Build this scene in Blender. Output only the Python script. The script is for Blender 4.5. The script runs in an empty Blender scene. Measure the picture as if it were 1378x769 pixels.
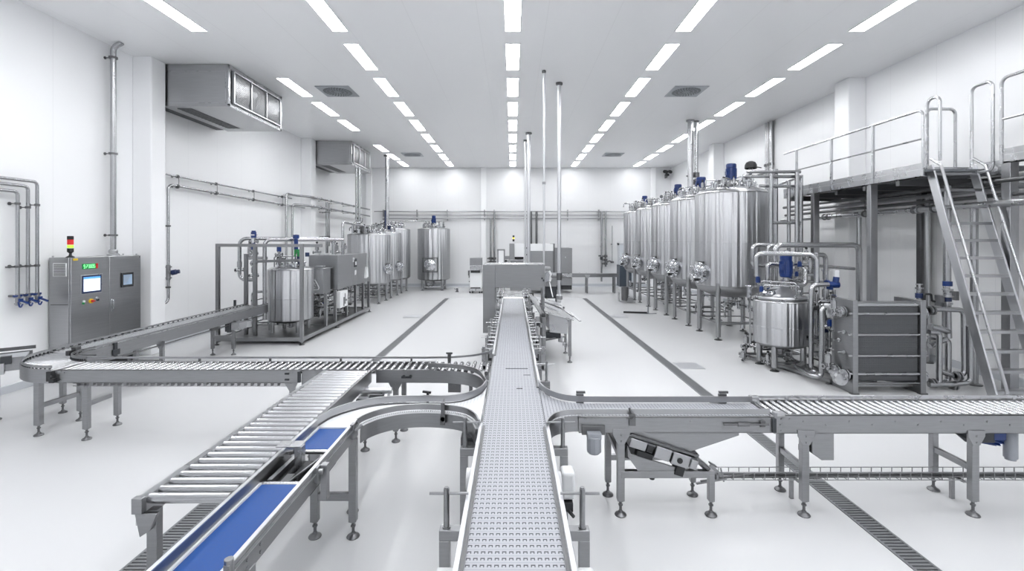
import bpy, bmesh, math, random
from mathutils import Vector, Matrix
random.seed(7)
S = bpy.context.scene
COL = S.collection
FPX, CX, CY, EYE = 640.0, 690.0, 325.0, 2.4      # survey of the room: focal length (px of 1378), vanishing point, eye height (m)
V = Vector
PI = math.pi
def W(px, py, d):
    return V(((px-CX)*d/FPX, d, EYE-(py-CY)*d/FPX))
def G(px, py, z=0.0):
    return W(px, py, FPX*(EYE-z)/(py-CY))
ORG = {}
PIECES = {'rail_clamps':'rail_clamp','clamp_knobs':'clamp_knob','drive_covers':'drive_cover','cables':'cable','switches':'switch'}
for _n in ('leg tray_support drive_motor nose_roller hanging_bracket base_foot joint_fitting lifting_eye rubber_mount infeed_frame arm stand guide_pin sensor belt_joint '
           'crossbar brace latch stand_brace drive_box flange motor_body infeed_drive bracket mount_plate wear_strip motor valve drive_motor guide_rail stub transfer_arm end_bracket guide_bar valve_block drive_unit bearing_cover handle').split(): PIECES[_n] = _n
def root_of(o):
    while o.parent: o = o.parent
    return o
class MB:
    """collects shapes and links them as one mesh object"""
    def __init__(s): s.v, s.f, s.ch = [], [], []
    def add(s, vs, fs):
        o = len(s.v); s.ch.append((o, len(vs), len(s.f), len(fs))); s.v += [V(v) for v in vs]; s.f += [[i+o for i in f] for f in fs]; return s
    def box(s, x0, y0, z0, x1, y1, z1):
        x0, x1 = min(x0,x1), max(x0,x1); y0, y1 = min(y0,y1), max(y0,y1); z0, z1 = min(z0,z1), max(z0,z1)
        return s.add([(x0,y0,z0),(x1,y0,z0),(x1,y1,z0),(x0,y1,z0),(x0,y0,z1),(x1,y0,z1),(x1,y1,z1),(x0,y1,z1)],
                     [(3,2,1,0),(4,5,6,7),(0,1,5,4),(1,2,6,5),(2,3,7,6),(3,0,4,7)])
    def cbox(s, c, size, rot=None):
        hx, hy, hz = size[0]/2, size[1]/2, size[2]/2
        m = MB().box(-hx,-hy,-hz,hx,hy,hz)
        R = rot if rot is not None else Matrix.Identity(3)
        return s.add([R @ v + V(c) for v in m.v], m.f)
    def bar(s, p0, p1, w, h, up=(0,0,1)):
        """rectangular bar: w across, h along up"""
        p0, p1 = V(p0), V(p1); d = (p1-p0).normalized(); u = V(up)
        if abs(d.dot(u)) > .98: u = V((0,1,0))
        x = d.cross(u).normalized(); u = x.cross(d).normalized()
        c = [(-w/2,-h/2),(w/2,-h/2),(w/2,h/2),(-w/2,h/2)]
        vs = [p0+x*a+u*b for a,b in c]+[p1+x*a+u*b for a,b in c]
        return s.add(vs, [(3,2,1,0),(4,5,6,7),(0,1,5,4),(1,2,6,5),(2,3,7,6),(3,0,4,7)])
    def cyl(s, p0, p1, r, r2=None, n=12, caps=True):
        p0, p1 = V(p0), V(p1); r2 = r if r2 is None else r2
        d = (p1-p0).normalized(); a = V((0,0,1)) if abs(d.z) < .9 else V((1,0,0))
        x = d.cross(a).normalized(); y = d.cross(x).normalized()
        vs = []
        for p, rr in ((p0,r),(p1,r2)):
            for i in range(n):
                t = 2*PI*i/n; vs.append(p+x*rr*math.cos(t)+y*rr*math.sin(t))
        fs = [(i, i+n, (i+1)%n+n, (i+1)%n) for i in range(n)]
        if caps: fs += [tuple(range(n)), tuple(range(2*n-1, n-1, -1))]
        return s.add(vs, fs)
    def sweep(s, pts, r, n=8, closed=False):
        pts = [V(p) for p in pts]; m = len(pts); rings = []
        prev = None
        for i in range(m):
            if closed: d = (pts[(i+1)%m]-pts[i-1]).normalized()
            elif i == 0: d = (pts[1]-pts[0]).normalized()
            elif i == m-1: d = (pts[-1]-pts[-2]).normalized()
            else: d = ((pts[i+1]-pts[i]).normalized()+(pts[i]-pts[i-1]).normalized()).normalized()
            if prev is None:
                a = V((0,0,1)) if abs(d.z) < .9 else V((1,0,0)); x = d.cross(a).normalized()
            else:
                x = (prev-d*prev.dot(d)).normalized()
            prev = x; y = d.cross(x)
            rings.append([pts[i]+x*r*math.cos(2*PI*k/n)+y*r*math.sin(2*PI*k/n) for k in range(n)])
        vs = [v for rg in rings for v in rg]; fs = []
        for i in range(m if closed else m-1):
            j = (i+1) % m
            for k in range(n):
                fs.append((i*n+k, i*n+(k+1)%n, j*n+(k+1)%n, j*n+k))
        if not closed: fs += [tuple(range(n-1,-1,-1)), tuple((m-1)*n+k for k in range(n))]
        return s.add(vs, fs)
    def tube(s, pts, r, bend=None, n=8, k=4, closed=False):
        """pipe through corner points with rounded bends"""
        return s.sweep(fillet([V(p) for p in pts], bend if bend is not None else r*2.6, k, closed), r, n, closed)
    def lathe(s, prof, c=(0,0,0), n=32, axis=(0,0,1)):
        c = V(c); d = V(axis).normalized()
        a = V((1,0,0)) if abs(d.x) < .9 else V((0,1,0))
        x = (a-d*a.dot(d)).normalized(); y = d.cross(x)
        vs, idx = [], []
        for r, z in prof:
            if r < 1e-6:
                idx.append([len(vs)]*n); vs.append(c+d*z)
            else:
                st = len(vs); idx.append([st+i for i in range(n)])
                vs += [c+d*z+x*r*math.cos(2*PI*i/n)+y*r*math.sin(2*PI*i/n) for i in range(n)]
        fs = []
        for a_, b_ in zip(idx, idx[1:]):
            for i in range(n):
                j = (i+1) % n
                q = []
                for t in (a_[i], a_[j], b_[j], b_[i]):
                    if t not in q: q.append(t)
                if len(q) > 2: fs.append(tuple(q))
        return s.add(vs, fs)
    def prism(s, poly, vec):
        n = len(poly); vec = V(vec); p = [V(q) for q in poly]
        return s.add(p+[q+vec for q in p], [tuple(range(n-1,-1,-1)), tuple(range(n,2*n))]+[(i,(i+1)%n,(i+1)%n+n,i+n) for i in range(n)])
    def ball(s, c, r, n=10, sq=1.0):
        m = max(4, n//2)
        return s.lathe([(r*math.sin(PI*i/m), -r*sq*math.cos(PI*i/m)) for i in range(m+1)], c, n)
    def strip(s, A, B, z0, z1):
        """solid between two plan polylines A and B (x, y), from z0 to z1"""
        n = len(A); vs = []
        for a, b in zip(A, B): vs += [(a[0],a[1],z0),(b[0],b[1],z0),(b[0],b[1],z1),(a[0],a[1],z1)]
        fs = []
        for i in range(n-1):
            o, q = i*4, i*4+4
            for k in range(4): fs.append((o+k, o+(k+1)%4, q+(k+1)%4, q+k))
        fs += [(3,2,1,0), tuple(4*(n-1)+k for k in range(4))]
        return s.add(vs, fs)
    def fence(s, path, z0, z1, t):
        """upright plate of thickness t following a plan polyline"""
        return s.strip(offset(path, t/2), offset(path, -t/2), z0, z1)
    def clusters(s, tol=.004):
        """shapes that touch belong together; every separate piece becomes a collector of its own"""
        bb = []
        for vo, vn, fo, fn in s.ch:
            q = s.v[vo:vo+vn]; bb.append((V([min(v[i] for v in q)-tol for i in range(3)]), V([max(v[i] for v in q)+tol for i in range(3)])))
        par = list(range(len(bb)))
        def find(i):
            while par[i] != i: i = par[i]
            return i
        for i in range(len(bb)):
            for j in range(i):
                if all(bb[i][0][k] <= bb[j][1][k] and bb[j][0][k] <= bb[i][1][k] for k in range(3)): par[find(i)] = find(j)
        out = {}
        for i, (vo, vn, fo, fn) in enumerate(s.ch):
            m = out.setdefault(find(i), MB()); m.add(s.v[vo:vo+vn], [[a-vo for a in f] for f in s.f[fo:fo+fn]])
        return list(out.values())
    def build(s, name, mat, parent=None, **kw):
        if name in PIECES and parent is not None and len(s.ch) > 1:
            c = s.clusters(); nm = PIECES[name]
            return [m._build(nm, mat, parent, **kw) for m in c][0]
        return s._build(PIECES.get(name, name), mat, parent, **kw)
    def _build(s, name, mat, parent=None, loc=None, bevel=0.0, rot=0.0, origin=None, seg=2, angle=32):
        me = bpy.data.meshes.new(name)
        if parent is not None:
            o = ORG.get(root_of(parent).name, V((0,0,0)))
        else:
            o = V(origin) if origin is not None else V((0,0,0))
        me.from_pydata([tuple(v-o) for v in s.v] if o.length else [tuple(v) for v in s.v], [], s.f)
        bm = bmesh.new(); bm.from_mesh(me); bmesh.ops.recalc_face_normals(bm, faces=bm.faces); bm.to_mesh(me); bm.free()
        me.polygons.foreach_set('use_smooth', [True]*len(me.polygons))
        me.set_sharp_from_angle(angle=math.radians(angle))
        if mat is not None: me.materials.append(mat)
        ob = bpy.data.objects.new(name, me); COL.objects.link(ob)
        if parent is not None: ob.parent = parent
        elif origin is not None: ob.location = o
        if loc is not None: ob.location = V(loc)
        if rot: ob.rotation_euler.z = rot
        if bevel:
            md = ob.modifiers.new('edge', 'BEVEL'); md.width = bevel; md.segments = seg; md.limit_method = 'ANGLE'; md.angle_limit = math.radians(40)
        return ob
def fillet(pts, rad, k=4, closed=False):
    out = []; n = len(pts)
    for i in range(n):
        if not closed and i in (0, n-1): out.append(pts[i]); continue
        p, a, b = pts[i], pts[i-1], pts[(i+1)%n]
        u, w = (a-p), (b-p); lu, lw = u.length, w.length; u.normalize(); w.normalize()
        cosang = max(-1, min(1, u.dot(w))); ang = math.acos(cosang)
        if ang > 3.1 or ang < .05: out.append(p); continue
        t = min(rad/math.tan(ang/2), lu*.49, lw*.49); R = t*math.tan(ang/2)
        c = p+(u+w).normalized()*(R/math.sin(ang/2))
        s0, s1 = p+u*t-c, p+w*t-c; th = PI-ang
        ax = s0.cross(s1).normalized()
        for j in range(k+1): out.append(c+Matrix.Rotation(th*j/k, 3, ax) @ s0)
    return out
def offset(path, d):
    out = []
    for i in range(len(path)):
        a = V(path[max(i-1,0)]).to_2d(); b = V(path[min(i+1,len(path)-1)]).to_2d(); p = V(path[i]).to_2d()
        t = (b-a).normalized(); out.append((p.x-t.y*d, p.y+t.x*d))
    return out
def smooth_path(pts, n=8):
    """Catmull-Rom through plan points"""
    P = [V((p[0],p[1],0)) for p in pts]; P = [P[0]*2-P[1]]+P+[P[-1]*2-P[-2]]; out = []
    for i in range(1, len(P)-2):
        for j in range(n):
            t = j/n; a, b, c, d = P[i-1], P[i], P[i+1], P[i+2]
            q = .5*((2*b)+(c-a)*t+(2*a-5*b+4*c-d)*t*t+(3*b-a-3*c+d)*t**3); out.append((q.x,q.y))
    out.append((P[-2].x,P[-2].y)); return out
def arc_path(c, r, a0, a1, n=16):
    return [(c[0]+r*math.cos(a0+(a1-a0)*i/n), c[1]+r*math.sin(a0+(a1-a0)*i/n)) for i in range(n+1)]
def tag(o, label=None, cat=None, group=None, kind=None):
    if label: o['label'] = label
    if cat: o['category'] = cat
    if group: o['group'] = group
    if kind: o['kind'] = kind
    return o
def thing(name, label, cat, loc=(0,0,0), rot=0.0, group=None, local=False):
    o = bpy.data.objects.new(name, None); COL.objects.link(o); o.empty_display_size = .1
    o.location = V(loc); o.rotation_euler.z = rot
    ORG[o.name] = V((0,0,0)) if local else V(loc)
    return tag(o, label, cat, group)
def clone(o, loc=None, rot=None, parent=None):
    """copy of a part with its sub-parts, shared mesh data"""
    c = o.copy(); COL.objects.link(c)
    if parent is not None: c.parent = parent
    if loc is not None: c.location = V(loc)
    if rot is not None: c.rotation_euler = rot
    for ch in o.children: clone(ch, parent=c)
    return c
def copy_thing(o, loc, label, rot=None, group=None):
    c = clone(o, loc); c['label'] = label
    if rot is not None: c.rotation_euler.z = rot
    if group: c['group'] = group
    return c
ORD = ['first','second','third','fourth','fifth','sixth','seventh','eighth','ninth','tenth','eleventh','twelfth']

# ---------------------------------------------------------------- materials
def mat(name, col, rough=.5, metal=0.0, spec=.5, emis=None, es=1.0, coat=0.0):
    m = bpy.data.materials.new(name); m.use_nodes = True
    b = m.node_tree.nodes['Principled BSDF']
    b.inputs['Base Color'].default_value = (*col,1); b.inputs['Roughness'].default_value = rough
    b.inputs['Metallic'].default_value = metal; b.inputs['Specular IOR Level'].default_value = spec
    b.inputs['Coat Weight'].default_value = coat
    if emis: b.inputs['Emission Color'].default_value = (*emis,1); b.inputs['Emission Strength'].default_value = es
    return m
def N(m, t, **kw):
    n = m.node_tree.nodes.new(t)
    for k, v in kw.items():
        if k.startswith('i_'): n.inputs[k[2:].replace('_',' ')].default_value = v
        else: setattr(n, k, v)
    return n
def L(m, a, b): m.node_tree.links.new(a, b)
def bsdf(m): return m.node_tree.nodes['Principled BSDF']
def math_(m, op, a, b=None, c=None):
    n = N(m, 'ShaderNodeMath', operation=op)
    for i, x in enumerate((a,b,c)):
        if x is None: continue
        if isinstance(x, (int,float)): n.inputs[i].default_value = x
        else: L(m, x, n.inputs[i])
    return n.outputs[0]
def grain(m, scale=(40,40,40), bump=.0, dist=.01, rvar=.0, cvar=0.0, detail=3, base_r=.3, col=(.6,.6,.6)):
    """stretched noise: brushed grain in roughness, colour and surface"""
    tc = N(m,'ShaderNodeTexCoord'); mp = N(m,'ShaderNodeMapping'); mp.inputs['Scale'].default_value = scale
    L(m, tc.outputs['Object'], mp.inputs[0])
    nz = N(m,'ShaderNodeTexNoise'); nz.inputs['Scale'].default_value = 1; nz.inputs['Detail'].default_value = detail
    L(m, mp.outputs[0], nz.inputs['Vector'])
    if rvar:
        mr = N(m,'ShaderNodeMapRange'); mr.inputs[1].default_value=.3; mr.inputs[2].default_value=.7
        mr.inputs[3].default_value = base_r-rvar; mr.inputs[4].default_value = base_r+rvar
        L(m, nz.outputs[0], mr.inputs[0]); L(m, mr.outputs[0], bsdf(m).inputs['Roughness'])
    if cvar:
        cr = N(m,'ShaderNodeMapRange'); cr.inputs[1].default_value=.3; cr.inputs[2].default_value=.7
        cr.inputs[3].default_value = 1-cvar; cr.inputs[4].default_value = 1+cvar
        L(m, nz.outputs[0], cr.inputs[0])
        mx = N(m,'ShaderNodeVectorMath', operation='SCALE'); mx.inputs[0].default_value = col
        L(m, cr.outputs[0], mx.inputs['Scale']); L(m, mx.outputs[0], bsdf(m).inputs['Base Color'])
    if bump:
        bp = N(m,'ShaderNodeBump'); bp.inputs['Strength'].default_value = bump; bp.inputs['Distance'].default_value = dist
        L(m, nz.outputs[0], bp.inputs['Height']); L(m, bp.outputs[0], bsdf(m).inputs['Normal'])
    return m
def steel(name, c, r, scale, bump=.0, dist=.01, rvar=.05, cvar=.05):
    col = (c*.985, c*.995, c*1.02)
    return grain(mat(name, col, r, 1.0), scale, bump, dist, rvar, cvar, 3, r, col)
M = {}
M['steel'] = steel('brushed_steel', .31, .34, (6,6,60), .05, .002)
M['steel_light'] = steel('satin_steel', .50, .28, (4,4,4), .0, .002, .02, .015)
M['steel_dark'] = steel('dark_steel', .17, .36, (8,8,40), .04, .002)
M['tank'] = mat('tank_steel', (.50,.505,.52), .34, 1.0)
def tank_streaks(m):
    # brushed round the shell: the sheen spreads up and down; shallow upright flutes of the rolled sheet
    tc = N(m,'ShaderNodeTexCoord'); mp = N(m,'ShaderNodeMapping'); mp.inputs['Scale'].default_value = (1,1,.015); L(m, tc.outputs['Object'], mp.inputs[0])
    n1 = N(m,'ShaderNodeTexNoise'); n1.inputs['Scale'].default_value = 7.5; n1.inputs['Detail'].default_value = 1.5; L(m, mp.outputs[0], n1.inputs['Vector'])
    bp = N(m,'ShaderNodeBump'); bp.inputs['Strength'].default_value = 1.0; bp.inputs['Distance'].default_value = .10; L(m, n1.outputs[0], bp.inputs['Height']); L(m, bp.outputs[0], bsdf(m).inputs['Normal'])
    tg = N(m,'ShaderNodeTangent', direction_type='RADIAL', axis='Z'); L(m, tg.outputs[0], bsdf(m).inputs['Tangent'])
    bsdf(m).inputs['Anisotropic'].default_value = .92; bsdf(m).inputs['Anisotropic Rotation'].default_value = .25
tank_streaks(M['tank'])
M['rail_light'] = steel('light_rail_steel', .68, .36, (5,5,5), .0, .002, .03, .02)
M['steel_mid'] = steel('mid_steel', .40, .32, (5,5,5), .0, .002, .03, .02)
M['roller'] = steel('roller_steel', .50, .24, (3,3,3), .0, .01, .015, .01)
M['pipe'] = steel('pipe_steel', .44, .24, (3,3,3), .0, .01, .02, .015)
M['cabinet'] = steel('cabinet_steel', .43, .33, (2.5,2.5,90), .04, .002, .05, .06)
M['housing'] = steel('housing_steel', .29, .42, (3,3,50), .04, .002, .05, .05)
M['chrome'] = mat('polished_steel', (.62,.63,.65), .14, 1)
M['black'] = mat('black_rubber', (.018,.019,.021), .55)
M['dark'] = mat('dark_metal', (.06,.064,.07), .45, .6)
M['blue'] = mat('blue_motor_paint', (.003,.028,.155), .35, coat=.2)
M['blue_belt'] = grain(mat('blue_belt', (.006,.060,.25), .45, spec=.35), (60,60,60), .06, .002, .04, .05, 2, .4, (.006,.060,.25))
M['navy'] = mat('navy_paint', (.015,.028,.09), .35)
M['slate'] = mat('slate_panel', (.05,.065,.085), .4)
M['grey_white'] = mat('grey_white_paint', (.6,.61,.62), .35)
M['white'] = mat('white_plastic', (.78,.79,.8), .35)
M['grey_plastic'] = mat('grey_motor_paint', (.27,.285,.31), .4)
M['red'] = mat('red_plastic', (.5,.02,.02), .3)
M['yellow'] = mat('yellow_plastic', (.8,.55,.03), .35)
M['green'] = mat('green_plastic', (.02,.25,.07), .35)
M['lime'] = mat('lime_lamp', (.35,.75,.05), .3, emis=(.45,1,.05), es=.9)
M['red_lamp'] = mat('red_lamp', (.5,.02,.02), .3, emis=(1,.03,.03), es=.25)
M['amber_lamp'] = mat('amber_lamp', (.9,.75,.1), .3, emis=(1,.85,.1), es=.5)
M['led'] = mat('led_green', (.1,.8,.2), .4, emis=(.35,1,.45), es=1.6)
M['led_back'] = mat('led_window', (.01,.16,.05), .4, emis=(.01,.3,.06), es=.35)
M['screen'] = mat('screen_white', (.7,.75,.8), .2, emis=(.8,.9,1), es=.75)
M['screen_blue'] = mat('screen_blue', (.1,.3,.6), .2, emis=(.12,.4,.85), es=.7)
M['screen_dark'] = mat('screen_slate', (.2,.26,.34), .2, emis=(.25,.34,.46), es=.6)
M['gasket'] = mat('plate_pack_edges', (.135,.14,.148), .5, .5)
M['light'] = mat('light_diffuser', (.9,.9,.9), .5, emis=(.972,.983,1.0), es=26)

# setting materials
def wall_mat(name, col, rough, period, vertical='y', seam=.0, spec=.5):
    m = mat(name, col, rough, spec=spec)
    tc = N(m,'ShaderNodeTexCoord'); sp = N(m,'ShaderNodeSeparateXYZ'); L(m, tc.outputs['Object'], sp.inputs[0])
    co = {'x':0,'y':1}[vertical]
    fr = math_(m,'FRACT', math_(m,'DIVIDE', sp.outputs[co], period))
    ln = math_(m,'COMPARE', fr, .5, .004/period*1.2)
    mx = N(m,'ShaderNodeMix', data_type='RGBA'); mx.inputs[6].default_value = (*col,1); mx.inputs[7].default_value = (col[0]*.92,col[1]*.92,col[2]*.92,1)
    L(m, ln, mx.inputs[0]); L(m, mx.outputs[2], bsdf(m).inputs['Base Color'])
    nz = N(m,'ShaderNodeTexNoise'); nz.inputs['Scale'].default_value = .6; nz.inputs['Detail'].default_value = 1; L(m, tc.outputs['Object'], nz.inputs['Vector'])
    bp = N(m,'ShaderNodeBump'); bp.inputs['Strength'].default_value = .08; bp.inputs['Distance'].default_value = .05
    L(m, nz.outputs[0], bp.inputs['Height']); L(m, bp.outputs[0], bsdf(m).inputs['Normal'])
    return m
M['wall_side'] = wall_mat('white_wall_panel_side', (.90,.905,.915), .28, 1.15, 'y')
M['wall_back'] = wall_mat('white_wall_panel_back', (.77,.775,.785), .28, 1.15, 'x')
M['ceiling'] = wall_mat('ceiling_panel', (.93,.935,.945), .32, 1.2, 'x')
M['column'] = mat('white_column', (.90,.905,.915), .3)
M['baseboard'] = mat('grey_coving', (.55,.57,.6), .4)
fl = mat('white_epoxy_floor', (.60,.604,.612), .27, spec=.28)
bsdf(fl).inputs['Roughness'].default_value = .27
M['floor'] = fl

def belt_mat(name, col, dark, pu, pv, swap=False, rough=.42, thick=.16, open_=.62, stagger=.5):
    """modular belt: staggered rows of small hooked slots, laid in the belt's own plane"""
    m = mat(name, col, rough)
    tc = N(m,'ShaderNodeTexCoord'); sp = N(m,'ShaderNodeSeparateXYZ'); L(m, tc.outputs['Object'], sp.inputs[0])
    a, b = (1,0) if swap else (0,1)
    v = math_(m,'DIVIDE', sp.outputs[b], pv); row = math_(m,'FLOOR', v); fv = math_(m,'SUBTRACT', v, row)
    par = math_(m,'MULTIPLY', math_(m,'MODULO', math_(m,'ABSOLUTE', row), 2.0), stagger)
    u = math_(m,'ADD', math_(m,'DIVIDE', sp.outputs[a], pu), par); fu = math_(m,'FRACT', u)
    du = math_(m,'ABSOLUTE', math_(m,'SUBTRACT', fu, .5))
    inner = math_(m,'LESS_THAN', du, open_/2)
    bar = math_(m,'MULTIPLY', inner, math_(m,'MULTIPLY', math_(m,'GREATER_THAN', fv, .58), math_(m,'LESS_THAN', fv, .58+thick)))
    leg = math_(m,'MULTIPLY', math_(m,'MULTIPLY', inner, math_(m,'GREATER_THAN', du, open_/2-.13)),
                math_(m,'MULTIPLY', math_(m,'GREATER_THAN', fv, .36), math_(m,'LESS_THAN', fv, .6)))
    seam = math_(m,'MULTIPLY', math_(m,'LESS_THAN', fv, .05), .5)
    mask = math_(m,'MAXIMUM', math_(m,'MAXIMUM', bar, leg), seam)
    mx = N(m,'ShaderNodeMix', data_type='RGBA'); mx.inputs[6].default_value = (*col,1); mx.inputs[7].default_value = (*dark,1)
    L(m, mask, mx.inputs[0]); L(m, mx.outputs[2], bsdf(m).inputs['Base Color'])
    bp = N(m,'ShaderNodeBump', invert=True); bp.inputs['Strength'].default_value = .5; bp.inputs['Distance'].default_value = .004
    L(m, mask, bp.inputs['Height']); L(m, bp.outputs[0], bsdf(m).inputs['Normal'])
    return m
M['belt'] = belt_mat('grey_modular_belt', (.35,.36,.39), (.025,.027,.033), .0345, .0485, stagger=0.0)
M['belt_x'] = belt_mat('grey_modular_belt_branch', (.37,.38,.41), (.03,.032,.04), .024, .03, True)
M['belt_white'] = belt_mat('white_modular_belt', (.74,.75,.77), (.5,.51,.53), .024, .03, True)
M['belt_plain'] = grain(mat('grey_flat_belt', (.40,.41,.43), .4), (40,40,40), .03, .002, .04, .04, 2, .4, (.40,.41,.43))
M['belt_white_plain'] = mat('white_flat_belt', (.76,.77,.79), .4)
# ================================================================= the room
XL, XR, YB, YF, ZC = -8.0, 8.4, 25.2, -5.0, 6.3
def struct(o): o['kind'] = 'structure'; return o
struct(MB().box(XL-.2,YF-.2,-.2, XR+.2,YB+.2,0).build('floor', M['floor'], origin=(0,10,0)))
struct(MB().box(XL-.2,YF-.2,ZC, XR+.2,YB+.2,ZC+.2).build('ceiling', M['ceiling'], origin=(0,10,ZC)))
struct(MB().box(XL-.2,YF-.2,0, XL,YB+.2,ZC).build('wall_left', M['wall_side'], origin=(XL,10,0)))
struct(MB().box(XR,YF-.2,0, XR+.2,YB+.2,ZC).build('wall_right', M['wall_side'], origin=(XR,10,0)))
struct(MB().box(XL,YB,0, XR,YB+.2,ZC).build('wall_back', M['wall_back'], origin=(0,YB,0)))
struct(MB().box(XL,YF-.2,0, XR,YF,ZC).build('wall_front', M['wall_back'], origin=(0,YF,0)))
struct(MB().box(XL,YF,0, XL+.03,YB,.12).build('baseboard_left', M['baseboard'], origin=(XL,10,0)))
struct(MB().box(XR-.03,YF,0, XR,YB,.14).build('baseboard_right', M['baseboard'], origin=(XR,10,0)))
struct(MB().prism([(XL,YB-.10,0),(XL,YB-.03,.02),(XL,YB-.03,.16),(XL,YB,.16),(XL,YB,0)], (XR-XL,0,0)).build('baseboard_back', M['baseboard'], origin=(0,YB,0)))
def pilaster(x0,x1,y0,y1):
    m = MB().box(x0,y0,0,x1,y1,ZC)
    return struct(m.build('column', M['column'], origin=((x0+x1)/2,(y0+y1)/2,0), bevel=.02))
for y in (2.2, 10.0, 17.95): pilaster(XL, XL+.4, y, y+.42)
for y in (3.6, 11.3, 18.9): pilaster(XR-.42, XR, y, y+.5)
pilaster(-1.68,-1.40, YB-.12, YB)
pilaster(XL+.25, XL+.55, YB-.12, YB); pilaster(7.3, 7.55, YB-.12, YB)
# expansion joint and slot drains in the floor
struct(MB().box(-2.8,20.02,0,3.05,20.06,.002).build('trim_1', M['baseboard'], origin=(0,20,0)))
M['drain_frame'] = mat('drain_frame_steel', (.20,.205,.215), .45, .35)
def drain(x, y0, y1, label):
    t = thing('floor_drain', label, 'floor drain', (x,(y0+y1)/2,0), group='slot drains in the floor')
    MB().box(x-.09,y0,.0005,x+.09,y1,.0025).build('channel', M['dark'], t)
    fr = MB().box(x-.098,y0,0,x-.078,y1,.007).box(x+.078,y0,0,x+.098,y1,.007).box(x-.098,y0,0,x+.098,y0+.02,.007).box(x-.098,y1-.02,0,x+.098,y1,.007)
    fr.build('frame', M['drain_frame'], t)
    g = MB(); y = y0+.03
    while y < y1-.03: g.box(x-.078,y,.002,x+.078,y+.022,.006); y += .038
    g.build('grate', M['drain_frame'], t)
drain(-2.76, 1.2, 20.0, 'long grey slot drain in the floor, on the control cabinet side')
drain(3.02, 1.2, 20.0, 'long grey slot drain in the floor, on the plate heat exchanger side')
M['cover'] = mat('cover_plate', (.42,.43,.45), .45, .4)
for (x0,x1,y0,y1,lb) in ((3.15,3.62,8.92,9.38,'square grey sump cover beside the drain, before the round mixing tank'),
                      (3.15,3.62,14.9,15.4,'square grey sump cover beside the drain at the far tanks with manways'),
                      (-3.45,-2.92,14.9,15.4,'square grey sump cover beside the drain near the steel skid')):
    tag(MB().box(x0,y0,0,x1,y1,.006).build('sump_cover', M['cover'], origin=((x0+x1)/2,(y0+y1)/2,0), bevel=.003), lb, 'drain cover')
# ceiling panel lights: five rows
def panel_light(x, y, label):
    t = thing('ceiling_light', label, 'ceiling light', (x,y,ZC-.012), group='panel lights in the ceiling')
    MB().box(x-.135,y-.70,ZC-.010,x+.135,y+.70,ZC-.006).build('diffuser', M['light'], t)
    f = MB()
    for a,b,c,d in ((-.15,-.715,-.135,.715),(.135,-.715,.15,.715),(-.135,-.715,.135,-.70),(-.135,.70,.135,.715)): f.box(x+a,y+b,ZC-.013,x+c,y+d,ZC)
    f.build('frame', M['white'], t)
    return t
rows = (('in the row nearest the control cabinet wall', -5.5), ('in the row second from the cabinet wall', -3.19), ('in the centre row', 0.0),
        ('in the row second from the walkway wall', 3.15), ('in the row nearest the walkway wall', 6.36))
for rn, x in rows:
    ys = [10.07+1.97*k for k in range(-7, 8)]
    if x == -5.5: ys = [y for y in ys if not (8.5 < y < 11 or 17.4 < y < 18.8)]
    if x == -5.5: ys = [y for y in ys if y > 3]
    for i, y in enumerate(reversed(ys)):
        xx = -5.8 if (x == -5.5 and 7 < y < 9) else x
        o = ORD[i] if i < 12 else ['thirteenth','fourteenth','fifteenth'][i-12]
        panel_light(xx, y, '%s ceiling light from the back wall, %s' % (o, rn))
# square swirl diffusers in the ceiling
def ceiling_vent(x, y, w, label):
    t = thing('ceiling_vent', label, 'air vent', (x,y,ZC-.02), group='swirl diffusers in the ceiling')
    MB().box(x-w/2,y-w/2,ZC-.02,x+w/2,y+w/2,ZC-.002).build('plate', M['vent'], t, bevel=.006)
    d = MB().lathe([(0,-.024),(w*.40,-.024),(w*.41,-.021),(w*.41,-.019),(0,-.019)], (x,y,ZC), 40); d.build('swirl_disc', M['vent_disc'], t)
    sl = MB()
    for ring, (r0,r1,n) in enumerate(((.10,.17,14),(.20,.27,22),(.29,.36,30))):
        for i in range(n):
            a = 2*PI*i/n+ring*.1; da = .55/n*PI
            q = [(x+w/.86*r*math.cos(b), y+w/.86*r*math.sin(b), ZC-.026) for r,b in ((r0,a-da),(r1,a),(r1,a+da),(r0,a))]
            sl.prism(q, (0,0,.003))
    sl.build('slots', M['black'], t)
M['vent'] = mat('vent_plate', (.40,.42,.45), .4, .5); M['vent_disc'] = mat('vent_disc', (.26,.28,.30), .45, .5)
ceiling_vent(-4.54,12.34,.86,'square ceiling vent with round swirl slots, in front of the large air unit')
ceiling_vent(4.50,12.34,.86,'square ceiling vent with round swirl slots, above the nearest big tanks')
ceiling_vent(-4.50,21.35,.86,'square ceiling vent far back, beside the second air unit')
ceiling_vent(4.50,21.35,.86,'square ceiling vent far back, on the big tanks side')

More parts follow.
